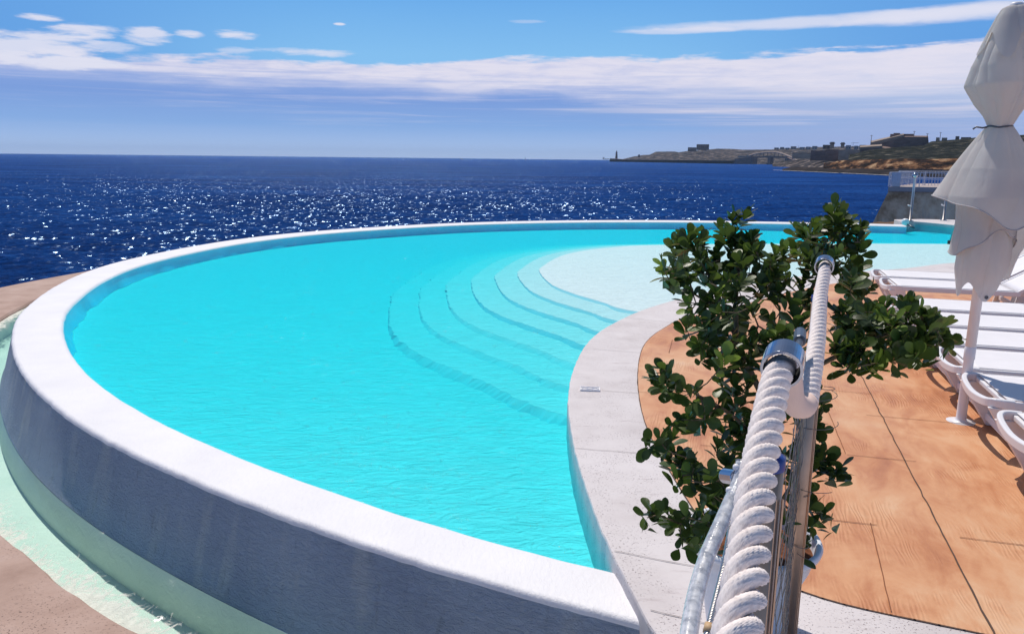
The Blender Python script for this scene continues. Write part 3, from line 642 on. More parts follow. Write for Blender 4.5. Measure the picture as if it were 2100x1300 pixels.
# ------------------------------------------------------------ sun loungers
def arc(pts, n=24): return catmull(pts, n=n)
def make_lounger(label, back=0.0, shelf=True):
    """foot end at x=0, running along +x; width along y, rear edge y=.31"""
    r_ = empty('sun_lounger'); tag(r_, label, 'sun lounger', 'white sun loungers in a row')
    H, W, L, LB = .33, .31, 1.92, 1.22
    # frame: two side rails with a downturned lip, bowed end rail with an open slot
    mb = MB()
    for s_ in (-1, 1):
        mb.box((.06+LB/2, s_*(W-.012), H-.026), (LB-.02, .024, .052))
    mb.box((.100, 0, H-.026), (.03, 2*W-.05, .03)); mb.box((.70, 0, H-.035), (.04, 2*W-.05, .03)); mb.box((LB+.02, 0, H-.035), (.04, 2*W-.05, .03))
    mb.build('frame', M['resin'], r_, bevel=.006)
    # bowed foot bar
    p_ = arc([(.13, W-.012, H-.004), (.07, W-.012, H-.002), (.025, W-.035, H-.004), (.005, W-.09, H-.016), (-.004, W-.2, H-.028), (-.006, 0, H-.034), (-.004, -W+.2, H-.028), (.005, -W+.09, H-.016), (.025, -W+.035, H-.004), (.07, -W+.012, H-.002), (.13, -W+.012, H-.004)], 44)
    mb = MB(); rings = []
    for i, q in enumerate(p_):
        t_ = p_[min(i+1, len(p_)-1)]-p_[max(i-1, 0)]; t_ = t_/np.linalg.norm(t_); nx = np.array([t_[1], -t_[0], 0])
        rings.append([tuple(q+nx*a+np.array([0, 0, b])) for a, b in ((-.016, .004), (-.010, .010), (.010, .010), (.016, .003), (.012, -.040), (-.012, -.040))])
    mb.loft(rings); mb.build('foot_bar', M['resin'], r_, bevel=.003)
    # sling
    nx, ny = 24, 10; mb = MB(); v = []; f = []
    for i in range(nx+1):
        for j in range(ny+1):
            x = .10+(LB-.10)*i/nx; y = (W-.022)*(2*j/ny-1); v.append((x, y, H+.002-.012*(1-(2*j/ny-1)**2)*math.sin(math.pi*i/nx)))
    for i in range(nx):
        for j in range(ny): a_ = i*(ny+1)+j; f.append((a_, a_+ny+1, a_+ny+2, a_+1))
    mb.add(v, f); mb.build('seat_sling', M['sling'], r_, smooth=True, solid=.004)
    # piping seam along each side of the sling
    mb = MB()
    for s_ in (-1, 1): mb.tube([(.10, s_*(W-.024), H+.004), (LB, s_*(W-.024), H+.004)], .004, 6)
    mb.build('piping', M['resin'], r_, smooth=True)
    # backrest, hinged at x=LB
    ca, sa = math.cos(back), math.sin(back)
    def bk(x, y, z): return (LB+.03+x*ca-z*sa, y, H-.01+x*sa+z*ca)
    mb = MB(); LL = L-LB
    for s_ in (-1, 1):
        c8 = []
        for x in (0, LL):
            c8 += [bk(x, s_*(W-.03), -.018), bk(x, s_*(W-.002), -.018), bk(x, s_*(W-.002), .018), bk(x, s_*(W-.03), .018)]
        mb.add(c8, [(0, 1, 2, 3), (4, 7, 6, 5), (0, 4, 5, 1), (1, 5, 6, 2), (2, 6, 7, 3), (3, 7, 4, 0)])
    c8 = []
    for x in (LL-.05, LL): c8 += [bk(x, -W+.03, -.014), bk(x, W-.03, -.014), bk(x, W-.03, .016), bk(x, -W+.03, .016)]
    mb.add(c8, [(0, 1, 2, 3), (4, 7, 6, 5), (0, 4, 5, 1), (1, 5, 6, 2), (2, 6, 7, 3), (3, 7, 4, 0)])
    bo = mb.build('backrest', M['resin'], r_, bevel=.005)
    mb = MB(); v = []; f = []
    for i in range(9):
        for j in range(9): v.append(bk(LL*.97*i/8, (W-.028)*(2*j/8-1), .006-.012*math.sin(math.pi*j/8)))
    for i in range(8):
        for j in range(8): a_ = i*9+j; f.append((a_, a_+9, a_+10, a_+1))
    mb.add(v, f); mb.build('back_sling', M['sling'], bo, smooth=True, solid=.004)
    if back > .1:
        for s_ in (-1, 1):
            mb = MB(); mb.tube([bk(.42, s_*(W-.05), -.02), (LB+.42*ca+.12, s_*(W-.05), H-.05)], .010, 8); mb.build('strut', M['resin'], r_, smooth=True)
        mb = MB()
        for s_ in (-1, 1): mb.box((LB+LL/2+.03, s_*(W-.075), H-.035), (LL, .02, .03))
        mb.build('rear_rail', M['resin'], r_, bevel=.004)
    # broad tapering legs raked inwards, joined low down by a cross bar
    for x0, dx in ((.085, .13), (1.52, -.10)):
        for s_ in (-1, 1):
            mb = MB(); rings = []
            for t_ in np.linspace(0, 1, 9):
                x = x0+dx*t_; z = (H-.045)*(1-t_)+.0; w_ = .17-.10*t_; th = .028; y = s_*(W-.02-.015*math.sin(math.pi*t_))
                rings.append([(x-w_/2, y-th/2, z), (x+w_/2, y-th/2, z), (x+w_/2, y+th/2, z), (x-w_/2, y+th/2, z)])
            mb.loft(rings); mb.build('leg', M['resin'], r_, bevel=.006)
        mb = MB(); xx = x0+dx*.72; zz = H*.2
        mb.box((xx, 0, zz), (.028, 2*W-.07, .05)); mb.build('cross_bar', M['resin'], r_, bevel=.006)
    return r_
ends = [((4.50, 9.60), 'farthest white sun lounger in the row, low raised back, beside the shallow pool shelf', .0),
        ((4.28, 8.90), 'second farthest white sun lounger, its raised back seen right of the parasol', R(32)),
        ((3.74, 7.62), 'third farthest white sun lounger, its foot end hidden behind the leafy shrub', .0),
        ((3.52, 6.90), 'middle white sun lounger, seen between the shrub branch and the parasol pole', .0),
        ((3.31, 6.20), 'white sun lounger second behind the parasol pole, foot end hidden by the shrub branch', .0),
        ((3.105, 5.49), 'white sun lounger directly behind the parasol pole, slotted foot bar showing', .0),
        ((2.89, 4.79), 'white sun lounger just in front of the parasol pole, dark shadow on its sling', .0),
        ((2.64, 4.02), 'nearest white sun lounger at the right edge, mostly cut off by the frame', .0)]
ends[0] = (ends[0][0], 'farthest white sun lounger in the row, next to the shallow pool shelf', R(32))
for (x, y), lab, bk_ in ends:
    o = make_lounger(lab, bk_)
    c_ = np.array([x, y])-e2*.31; o.location = (c_[0], c_[1], .004); o.rotation_euler = (0, 0, GA)

M['seam'] = simple('canvas_seam', (.46, .42, .42), .9)
# ------------------------------------------------------------ closed parasol
PX, PY = 2.932, 4.783
par = empty('parasol', (PX, PY, 0)); tag(par, 'closed white canvas parasol tied with a cord on a white pole', 'parasol')
phi = math.atan2(PX, PY)
er = np.array([math.cos(phi), -math.sin(phi)]); ef = np.array([-math.sin(phi), -math.cos(phi)])
def L2(r_, th): return er*(r_*math.cos(th))+ef*(r_*math.sin(th))      # th: 0 right, 90 towards the viewer
mb = MB(); mb.tube([(0, 0, .5), (0, 0, 2.55)], .031, 20); mb.build('pole', M['resin'], par, smooth=True)
mb = MB(); mb.lathe([(.0, .0), (.085, .0), (.085, .006), (.04, .010), (.033, .02), (.030, .03), (.029, .42), (.033, .425), (.033, .50), (.031, .505)], n=24); mb.build('base_socket', M['resin'], par, smooth=True)
def cloth(name, rfun, zt, zb, nth=220, nz=70, parent=par, closed=True, th0=0, th1=2*math.pi, mat_=None, solid=0):
    mb = MB(); rings = []
    for i in range(nz+1):
        t_ = i/nz; row = []
        for j in range(nth if closed else nth+1):
            th = th0+(th1-th0)*j/nth; z = zt(th)*(1-t_)+zb(th)*t_; r_ = rfun(th, t_, z)
            if isinstance(r_, tuple): r_, th = r_
            q = L2(max(.012, r_), th); row.append((q[0], q[1], z))
        rings.append(row)
    mb.loft(rings, closed, False); return mb.build(name, mat_ or M['canvas'], parent, smooth=True, solid=solid)
def lerp(x, xs, ys): return float(np.interp(x, xs, ys))
def hump(th, c, w_):                       # periodic bump of half-width w around angle c
    d = (th-c+math.pi) % (2*math.pi)-math.pi; return math.exp(-(d/w_)**2)
def pleat(th, k_, sh=0.0, z=0.0):          # soft folds with a sharp valley
    s_ = abs(math.sin(.5*(k_*th+sh+1.2*math.sin(th*1.7+z*3)))); return s_**.7
# upper bundle, tie to top
rp_z = [1.87, 1.93, 2.00, 2.11, 2.22, 2.35, 2.42, 2.50, 2.545, 2.565]
rp_r = [.060, .085, .125, .165, .160, .125, .105, .080, .060, .018]
def rtop(th, t_, z):
    b = lerp(z, rp_z, rp_r)
    b *= 1+.22*hump(th, math.pi*1.02, .5)*lerp(z, [1.9, 2.1, 2.3], [.2, 1, .4])
    b *= .86+.17*pleat(th, 5, .4, z)+.07*pleat(th, 9, 1.0, z*2)
    b += .010*mn.noise(Vector((math.cos(th)*2.2, math.sin(th)*2.2, z*7)))*min(1, t_*8)
    th2 = th+.35*(z-1.9)+.06*math.sin(z*16+th*2)
    return b, th2
cloth('canopy_upper', rtop, lambda th: 2.565+0*th, lambda th: 1.862)
mb = MB(); mb.lathe([(0, 2.575), (.025, 2.574), (.036, 2.567), (.038, 2.556)], n=20); mb.build('top_cap', M['resin'], par, smooth=True)
# top vent flap overlapping the bundle
def rvent(th, t_, z):
    return lerp(z, rp_z, rp_r)*(.90+.20*pleat(th, 5, .4, z))+.014*t_+.006, th+.35*(z-1.9)
cloth('vent_flap', rvent, lambda th: 2.55, lambda th: 2.345+.06*math.cos(5*th+1.2)-.07*hump(th, 1.35, .28), nz=24)
mb = MB(); mb.tube([(*L2(.064, a), 1.868+.004*math.sin(3*a)) for a in np.linspace(0, 2*math.pi, 40)], .006, 8, False); mb.tube([(*L2(.064, 3.0), 1.868), (*L2(.09, 3.1), 1.862), (*L2(.125, 3.05), 1.868), (*L2(.14, 3.1), 1.855)], .006, 6)
mb.build('tie_cord', M['dark_steel'], par, smooth=True)
# main skirt below the cord
def skirt_hem(th):
    return 1.40-.13*hump(th, R(60), .50)+.05*hump(th, R(182), .55)+.06*hump(th, R(5), .3)-.12*hump(th, R(-60), .9)
def rskirt(th, t_, z):
    d = 1.87-z
    b = lerp(d, [0, .04, .12, .25, .42, .62], [.060, .085, .130, .205, .275, .30])
    b *= .93+.20*hump(th, R(183), .40)+.14*hump(th, R(8), .45)-.10*hump(th, R(130), .4)+.02*hump(th, R(75), .3)
    b *= .93+.09*pleat(th, 4, 2.2, d)+.07*pleat(th, 11, .3, d)*(1-t_)**1.3
    b += .014*mn.noise(Vector((math.cos(th)*2, math.sin(th)*2, z*4+9)))*t_
    return b
cloth('canopy_skirt', rskirt, lambda th: 1.868+0*th, skirt_hem, nz=80)
def hem(name, rf, hf, n=160, th0=0, th1=2*math.pi, rad=.004):
    mb = MB(); pts = []
    for j in range(n+1):
        th = th0+(th1-th0)*j/n; r_ = rf(th, 1, hf(th)); 
        if isinstance(r_, tuple): r_, th = r_
        pts.append((*L2(r_+.001, th), hf(th)))
    mb.tube(pts, rad, 6, False); mb.build(name, M['seam'], par, smooth=True)
hem('hem_seam', rskirt, skirt_hem)
# middle fold hanging under the skirt
def mid_hem(th): return 1.14+.14*hump(th, R(62), .55)+.02*math.sin(3*th+1)-.06*hump(th, R(150), .5)+.05*hump(th, R(10), .3)
def rmid(th, t_, z):
    b = lerp(z, [1.0, 1.1, 1.25, 1.40, 1.55], [.160, .165, .155, .17, .17])
    b *= .90+.14*pleat(th, 4, .8, z)+.12*hump(th, R(175), .45)
    b += .012*mn.noise(Vector((math.cos(th)*2.4, math.sin(th)*2.4, z*5+2)))
    return b
cloth('canopy_middle_fold', rmid, lambda th: 1.58, mid_hem, nz=50); hem('fold_seam', rmid, mid_hem)
# lowest hanging corners
def low_hem(th): return .92-.105*hump(th, R(70), .50)-.09*hump(th, R(152), .30)+.02*hump(th, R(112), .2)+.16*hump(th, R(0), .5)+.10*hump(th, R(-80), .8)
def rlow(th, t_, z):
    b = lerp(z, [.78, .86, 1.0, 1.15, 1.4], [.118, .126, .140, .145, .13])
    b *= .90+.13*pleat(th, 4, 1.9, z)
    b += .012*mn.noise(Vector((math.cos(th)*2.8, math.sin(th)*2.8, z*6+5)))
    return b
cloth('canopy_lower_corner', rlow, lambda th: 1.42, low_hem, nz=60)
# free flap on the right-hand rear
def rflap(th, t_, z): return lerp(t_, [0, .25, .6, 1], [.34, .27, .20, .16])*(.95+.08*pleat(th, 3, 0, z))
cloth('canopy_rear_flap', rflap, lambda th: 1.36+0*th, lambda th: 1.04-.1*math.cos(th+.6), nth=60, nz=40, closed=False, th0=R(-70), th1=R(14)); 
gq = L2(.118, R(66)); mb = MB(); mb.tube([(gq[0]-ef[0]*.002, gq[1]-ef[1]*.002, .845), (gq[0]+ef[0]*.010, gq[1]+ef[1]*.010, .845)], .011, 14); mb.build('eyelet', M['dark_steel'], par)

# ------------------------------------------------------------ fence: posts, rings, mesh, rope
Apos = np.array([.333, .940]); Bpos = np.array([.888, 2.190])
fd = (Bpos-Apos)/np.linalg.norm(Bpos-Apos); fn = np.array([fd[1], -fd[0]])
rope_pts = [(-.03, .05, 1.27), (.083, .30, 1.290), (.163, .493, 1.319), (.237, .69, 1.357), (.313, .880, 1.388), (.345, .950, 1.393), (.372, 1.0, 1.372), (.395, 1.04, 1.325), (.425, 1.085, 1.297), (.47, 1.17, 1.285),
            (.627, 1.54, 1.290), (.78, 1.92, 1.315), (.862, 2.11, 1.338), (.895, 2.19, 1.352), (.915, 2.24, 1.35)]
def ring_thing(label, c, axis, r_, ln, cap_to):
    o = empty('rope_ring', (0, 0, 0)); tag(o, label, 'rope ring', 'steel rings carrying the rope'); o.location = c
    ax = Vector(axis).normalized(); N = ax.cross(Vector((0, 0, 1))).normalized(); B = ax.cross(N)
    mb = MB(); rings = []
    for rr_, s_ in ((r_-.0035, -.5), (r_, -.48), (r_+.0003, 0), (r_, .48), (r_-.0035, .5), (r_-.0036, 0), (r_-.0035, -.5)):
        rings.append([tuple(ax*(s_*ln)+(N*math.cos(a)+B*math.sin(a))*rr_) for a in np.linspace(0, 2*math.pi, 48, endpoint=False)])
    mb.loft(rings, True, False); mb.build('ring', M['chrome'], o, smooth=False, bevel=.0006)
    mb = MB(); mb.loft([[tuple(ax*(s_*ln)+(N*math.cos(a)+B*math.sin(a))*(r_-.0046)) for a in np.linspace(0, 2*math.pi, 48, endpoint=False)] for s_ in (-.44, .44)], True, False); mb.build('inner_dark', M['black'], o, smooth=True)  # dark sheet added so the inside of the ring stays dark, without gleam
    mb = MB(); q = Vector(cap_to)-Vector(c)
    mb.tube([tuple(Vector((0, 0, -r_-.001))), tuple(Vector((q.x, q.y, -r_-.02))), tuple(q)], .007, 10); mb.build('stem', M['steel'], o, smooth=True)
    return o
r1c = Vector((.341, .935, 1.402)); r2c = Vector((.893, 2.190, 1.360))
ring_thing('nearer polished steel ring holding the white rope, in front of the shrub', r1c, (.40, .90, .20), .0255, .040, (Apos[0], Apos[1], 1.28))
ring_thing('farther polished steel ring holding the white rope among the shrub leaves', r2c, (.40, .90, .20), .0265, .036, (Bpos[0], Bpos[1], 1.27))
# dark latch arm behind the nearer ring
la = empty('latch_arm', tuple(Dp(1632, 735, 1.25))); tag(la, 'short dark steel latch arm behind the nearer rope ring', 'latch')
mb = MB(); a_ = Vector(Dp(1628, 745, 1.15))-la.location; b_ = Vector(Dp(1640, 700, 1.35))-la.location; c_ = Vector(Dp(1641, 682, 1.42))-la.location
mb.tube([a_, b_], .006, 10); mb.build('arm', M['dark_steel'], la, smooth=True); mb = MB(); mb.tube([b_, c_], .011, 12); mb.build('knuckle', M['dark_steel'], la, bevel=.002)

def rope_mesh(path, rr_, pitch, parent):
    C = catmull(path, step=.0034); L = np.r_[0, np.cumsum(np.linalg.norm(np.diff(C, axis=0), axis=1))]
    T_ = np.gradient(C, axis=0); T_ /= np.linalg.norm(T_, axis=1)[:, None]
    N = np.cross(T_[0], [0, 0, 1.]); N /= np.linalg.norm(N); Ns = [N]
    for i in range(1, len(C)): N = N-T_[i]*np.dot(N, T_[i]); N /= np.linalg.norm(N); Ns.append(N)
    Ns = np.array(Ns); Bs = np.cross(T_, Ns); a_, b_ = .55*rr_, .47*rr_; n = 48
    n = 96 if rr_ > .0168 else 64; psi = np.linspace(0, 2*math.pi, n, endpoint=False)
    for j in range(3):
        ph = 2*math.pi*L/pitch+2*math.pi*j/3
        V = []
        for i in range(len(C)):
            c_ = C[i]+a_*(math.cos(ph[i])*Ns[i]+math.sin(ph[i])*Bs[i])
            wob = 1+.03*math.sin(L[i]*90+j*2)
            rad = b_*wob*(1+.085*np.cos(13*(psi+1.12*ph[i]))+.025*np.cos(29*(psi+1.05*ph[i])+L[i]*60+1.5*math.sin(L[i]*150)))
            ring = c_+np.outer(rad*np.cos(psi), Ns[i])+np.outer(rad*np.sin(psi), Bs[i]); V.append([tuple(q) for q in ring])
        mb = MB(); mb.loft(V); mb.build('strand', M['rope'], parent, smooth=True)
rope = empty('rope', (0, 0, 0)); tag(rope, 'thick white three-strand twisted rope running through two steel rings', 'rope')
full = catmull(rope_pts, step=.01)
i0 = int(np.argmin(np.linalg.norm(full-np.array([.372, 1.0, 1.372]), axis=1))); i1 = int(np.argmin(np.linalg.norm(full-np.array([.452, 1.13, 1.29]), axis=1)))
rope_mesh([tuple(q) for q in full[:i0+2:4]], .0173, .083, rope)
rope_mesh([tuple(q) for q in full[i1-1::4]], .0166, .102, rope)
mb = MB(); pts = full[i0-1:i1+1]; mb.tube([tuple(q) for q in pts], [.0175+.0012*mn.noise(Vector(q)*40) for q in pts], 22); mb.build('sleeve', M['sleeve'], rope, smooth=True)

def post(label, p_, top, group='steel fence posts'):
    o = empty('fence_post', (p_[0], p_[1], 0)); tag(o, label, 'post', group)
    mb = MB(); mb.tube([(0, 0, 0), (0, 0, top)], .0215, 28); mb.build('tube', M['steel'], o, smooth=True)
    mb = MB(); mb.lathe([(.0228, top-.014), (.0228, top+.002), (.015, top+.006), (.0, top+.007)], n=28); mb.build('cap', M['blue_cap'], o, smooth=True)
    mb = MB()
    for s_ in (-.0045, .0045): mb.box((.0212*math.cos(-.9)+s_, .0212*math.sin(-.9)-.001, top/2-.02), (.0022, .004, top-.06))
    mb.build('channel_rib', M['steel'], o)
    mb = MB(); mb.lathe([(.06, 0), (.06, .008), (.023, .012), (.0225, .03)], n=24); mb.build('base_flange', M['steel'], o, smooth=True)
    return o
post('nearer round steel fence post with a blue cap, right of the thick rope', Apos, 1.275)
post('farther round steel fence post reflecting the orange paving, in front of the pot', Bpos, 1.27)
# wire mesh between the posts
fm = empty('wire_mesh_panel', (*((Apos+Bpos)/2), 0)); tag(fm, 'thin wire mesh panel between the two steel posts, seen edge on', 'mesh')
ctr = (Apos+Bpos)/2; hl = np.linalg.norm(Bpos-Apos)/2-.03
mb = MB()
for z in np.arange(.10, 1.20, .075):
    pts = []
    for s_ in np.linspace(-hl, hl, 24): q = fd*s_+fn*(.008*math.sin(s_*5+z*3)); pts.append((q[0], q[1], z-.010*(1-(s_/hl)**2)))
    mb.tube(pts, .0010, 5)
mb.build('line_wires', M['wire'], fm, smooth=True)
mb = MB()
for s_ in np.arange(-hl+.02, hl, .10):
    pts = []
    for z in np.linspace(.08, 1.17, 60): q = fd*(s_+.010*math.sin(z*62))+fn*(.008*math.sin(s_*5+z*3)+.0026+.003*math.cos(z*62)); pts.append((q[0], q[1], z))
    mb.tube(pts, .0008, 5)
mb.build('cross_wires', M['wire'], fm, smooth=True)
for z, s_ in ((1.16, 1), (1.02, -1), (.86, 1), (.66, 1), (.50, -1), (.95, 1)):
    mb = MB(); q0 = Bpos-ctr; a0_ = z*7
    pts = [(q0[0]+(.0235+.01*t_*t_)*math.cos(a0_+t_*4.6)+.02*t_*t_, q0[1]+(.0235+.01*t_*t_)*math.sin(a0_+t_*4.6)-.01*t_, z+.02*t_*s_) for t_ in np.linspace(0, 1.5, 30)]
    mb.tube(pts, .0011, 5); mb.build('tie_wire', M['wire'], fm, smooth=True)

# clear light hose with clamp, and the twisted steel cable beside it
hz = empty('light_hose', (0, 0, 0)); tag(hz, 'clear plastic hose hanging beside the rope, with a strip inside', 'hose')
hp = catmull([Dp(1524, 947, .93), Dp(1517, 985, .92), Dp(1502, 1020, .90), Dp(1478, 1075, .86), Dp(1450, 1140, .82), Dp(1430, 1205, .78), Dp(1418, 1265, .74), Dp(1408, 1340, .70), Dp(1400, 1450, .66)], n=70)
mb = MB(); mb.tube([tuple(q) for q in hp], .0086, 18); mb.build('hose_tube', M['hose'], hz, smooth=True)
mb = MB(); mb.tube([tuple(q) for q in hp], .0046, 8, True, .35); st_o = mb.build('strip', M['strip'], hz, smooth=True)
mb = MB()
for i in range(6, 66, 5): mb.tube([tuple(hp[i]-(hp[i+1]-hp[i])*.05), tuple(hp[i]+(hp[i+1]-hp[i])*.08)], .0062, 12)
mb.build('strip_joint', M['dark_steel'], hz)
mb = MB(); mb.tube([tuple(hp[0]), tuple(hp[0]+(hp[0]-hp[4])*.02)], .0092, 18); mb.build('end_cap', M['chrome'], hz, smooth=True)
mb = MB(); a_, b_ = Dp(1487, 975, .95), Dp(1512, 979, .925); mb.tube([tuple(a_), tuple(b_)], .0095, 18); mb.build('clamp', M['chrome'], hz, bevel=.001)
mb = MB()
for q in ((1510, 958, .925), (1496, 1005, .905)):
    c_ = Dp(*q); mb.loft([[(c_[0]+.0045*math.sin(f_)*math.cos(a), c_[1]+.0045*math.sin(f_)*math.sin(a), c_[2]+.0045*math.cos(f_)) for a in np.linspace(0, 6.283, 10, endpoint=False)] for f_ in np.linspace(.05, 3.09, 8)])
mb.build('glue_bead', M['resin'], hz, smooth=True)
cb = empty('steel_cable', (0, 0, 0)); tag(cb, 'thin twisted steel cable hanging between the hose and the rope', 'cable')
cp = catmull([Dp(1500, 1070, .90), Dp(1494, 1110, .88), Dp(1482, 1170, .86), Dp(1466, 1235, .83), Dp(1450, 1300, .80), Dp(1430, 1400, .76)], n=160)
Tn = np.gradient(cp, axis=0); Tn /= np.linalg.norm(Tn, axis=1)[:, None]; Nn = np.cross(Tn, [0, 0, 1.]); Nn /= np.linalg.norm(Nn, axis=1)[:, None]; Bn = np.cross(Tn, Nn)
Ls = np.r_[0, np.cumsum(np.linalg.norm(np.diff(cp, axis=0), axis=1))]
for j in range(5):
    a_ = Ls/.018*6.283+j*6.283/5; mb = MB(); mb.tube([tuple(q) for q in cp+.0021*(np.cos(a_)[:, None]*Nn+np.sin(a_)[:, None]*Bn)], .0015, 7); mb.build('cable_strand', M['cable'], cb, smooth=True)
M['tan'] = simple('tan_tape', (.50, .33, .18), .6)
mb = MB(); i_ = 110; mb.tube([tuple(cp[i_-4]), tuple(cp[i_+4])], .0050, 12); mb.build('tape', M['tan'], cb, smooth=True)

# ------------------------------------------------------------ pot and shrub
PC = np.array([.852, 2.50]); PZ = .36
pot = empty('plant_pot', (*PC, .006)); tag(pot, 'large round white plastic pot with a rolled rim, holding the shrub', 'pot')
mb = MB(); mb.lathe([(.0, 0), (.125, 0), (.135, .01), (.150, .10), (.165, .19), (.200, .27), (.214, .33), (.220, PZ-.03), (.232, PZ-.026), (.236, PZ-.012), (.230, PZ), (.218, PZ), (.212, PZ-.01), (.205, PZ-.06)], n=64); mb.build('pot_wall', M['potw'], pot, smooth=True)
mb = MB(); mb.lathe([(.2095, PZ-.05), (.15, PZ-.035), (.08, PZ-.03), (0, PZ-.028)], n=40); mb.build('soil', M['soil'], pot, smooth=False)
shrub = empty('potted_shrub', (*PC, PZ-.03)); so = Vector(shrub.location)
tag(shrub, 'sprawling evergreen shrub with glossy rounded dark green leaves, growing in the white pot', 'shrub')
# leaf clusters read off the photograph: (x, y, distance in front of the camera, leaves)
CL = []
def cl(lst, d0, d1, n=11, lf=1.0):
    for q in lst: CL.append((q[0], q[1], rnd.uniform(d0, d1), n, lf))
cl([(1505, 445), (1530, 440), (1520, 475), (1500, 480), (1540, 465), (1478, 470), (1512, 505), (1530, 500), (1545, 485), (1475, 485)], 2.75, 2.95)
cl([(1400, 490), (1415, 480), (1440, 490), (1390, 510), (1425, 515), (1450, 505), (1470, 520), (1400, 530), (1440, 535), (1490, 530), (1380, 500), (1515, 530), (1535, 515)], 2.6, 2.9)
cl([(1375, 560), (1395, 568), (1385, 575), (1410, 555)], 2.5, 2.6, 9); cl([(1378, 615), ], 2.45, 2.5, 2); cl([(1405, 620), (1415, 640), (1420, 600)], 2.5, 2.6, 6)
cl([(1680, 435), (1675, 460), (1705, 440), (1720, 450), (1745, 455), (1725, 475), (1700, 470), (1755, 480), (1765, 470), (1650, 470), (1660, 490)], 2.75, 3.0)
cl([(1640, 500), (1670, 505), (1700, 500), (1730, 500), (1760, 510), (1770, 530), (1745, 530), (1715, 525), (1685, 520), (1655, 525), (1630, 515), (1780, 545), (1760, 555), (1735, 555), (1700, 555), (1740, 580), (1765, 575), (1725, 600), (1750, 600)], 2.6, 3.0)
cl([(1590, 520), (1605, 515), (1580, 545), (1610, 545), (1595, 560), (1570, 575), (1620, 570), (1560, 590), (1600, 590), (1630, 555), (1645, 580)], 2.5, 2.8)
cl([(1460, 560), (1500, 555), (1480, 580), (1520, 575), (1470, 600), (1500, 610), (1535, 600), (1450, 620), (1430, 590), (1540, 630), (1480, 640), (1510, 645), (1570, 620), (1600, 630), (1630, 620), (1655, 610)], 2.4, 2.8, 12)
cl([(1430, 660), (1460, 665), (1490, 670), (1520, 675), (1550, 660), (1580, 655), (1610, 660), (1635, 650), (1450, 690), (1475, 700), (1500, 705), (1530, 705), (1560, 695), (1590, 690), (1620, 690), (1640, 680), (1430, 705), (1455, 725), (1490, 730), (1520, 735), (1550, 730), (1540, 760), (1500, 760), (1465, 745)], 2.35, 2.8, 12)
cl([(1720, 640), (1745, 650), (1740, 680), (1760, 700), (1780, 670), (1800, 650), (1790, 690), (1815, 690), (1830, 670), (1810, 720), (1840, 700), (1780, 720), (1750, 725), (1850, 725), (1830, 745), (1800, 745), (1770, 745), (1730, 715), (1725, 745), (1712, 700)], 2.45, 2.75, 12)
cl([(1775, 640), (1810, 625), (1820, 645), (1850, 620), (1870, 615), (1860, 640), (1885, 640), (1895, 630), (1870, 660), (1900, 660), (1915, 650), (1930, 670), (1945, 670), (1935, 690), (1905, 690), (1880, 695), (1910, 715), (1870, 715), (1885, 730)], 2.45, 2.7, 10)
cl([(1345, 765), (1360, 758), (1350, 785), (1375, 760), (1365, 775)], 2.3, 2.4, 7); cl([(1395, 790), (1410, 808), (1385, 800)], 2.3, 2.4, 4)
cl([(1430, 815), (1450, 825), (1425, 850), (1400, 860), (1390, 870), (1445, 860), (1460, 850), (1415, 875), (1470, 835)], 2.3, 2.5, 5)
cl([(1350, 900), (1342, 915), (1365, 915), (1380, 900), (1385, 930), (1400, 940), (1375, 945), (1410, 960), (1425, 955), (1430, 975), (1400, 975), (1445, 990), (1460, 970)], 2.2, 2.45, 6)
cl([(1335, 1050), (1350, 1055), (1365, 1048), (1375, 1075), (1395, 1075), (1390, 1055), (1410, 1100), (1430, 1095), (1415, 1120), (1440, 1070), (1405, 1060)], 2.25, 2.45, 6)
cl([(1455, 1010), (1440, 1030), (1470, 1040), (1490, 1020), (1480, 990), (1500, 1000), (1460, 1060), (1490, 1060), (1510, 1040), (1440, 1050), (1450, 1100), (1470, 1090)], 2.3, 2.55, 9)
cl([(1480, 770), (1510, 790), (1535, 785), (1495, 820), (1525, 825), (1500, 850), (1530, 860), (1485, 880), (1515, 890), (1500, 920), (1530, 925), (1475, 910), (1490, 950), (1520, 960)], 2.4, 2.7, 10)
cl([(1640, 790), (1665, 800), (1650, 830), (1672, 850), (1645, 870), (1670, 880), (1655, 905), (1635, 920), (1665, 925), (1640, 950), (1660, 960), (1630, 980), (1650, 1000), (1640, 1020), (1660, 1040), (1632, 1050), (1645, 1075)], 2.35, 2.6, 9)
cl([(1695, 930), (1710, 940), (1725, 955), (1700, 960), (1715, 970), (1690, 945)], 2.5, 2.6, 6); cl([(1680, 1040), (1690, 1055), (1685, 1075)], 2.55, 2.65, 5); cl([(1690, 830), (1688, 880)], 2.5, 2.6, 4)
# branch skeleton: main limbs, then each cluster joined to its nearest branch
class Br: pass
nodes = []      # (pos, parent index)
def limb(pts, n):
    c_ = catmull(pts, n=n); par_ = None
    if nodes: par_ = int(np.argmin([np.linalg.norm(nodes[i][0]-c_[0]) for i in range(len(nodes))]))
    for q in c_:
        nodes.append((q, par_)); par_ = len(nodes)-1
base = np.array([*PC, PZ-.03])
limb([base, Dp(1555, 960, 2.60), Dp(1570, 840, 2.62), Dp(1585, 740, 2.66), Dp(1600, 640, 2.70)], 16)
limb([Dp(1572, 830, 2.62), Dp(1520, 720, 2.60), Dp(1480, 620, 2.62), Dp(1440, 540, 2.68)], 12)
limb([Dp(1510, 690, 2.60), Dp(1510, 600, 2.72), Dp(1520, 500, 2.82)], 8)
limb([Dp(1585, 740, 2.66), Dp(1640, 640, 2.75), Dp(1690, 540, 2.82), Dp(1715, 480, 2.86)], 10)
limb([Dp(1572, 820, 2.64), Dp(1660, 760, 2.72), Dp(1760, 710, 2.66), Dp(1850, 675, 2.60), Dp(1920, 670, 2.60)], 14)
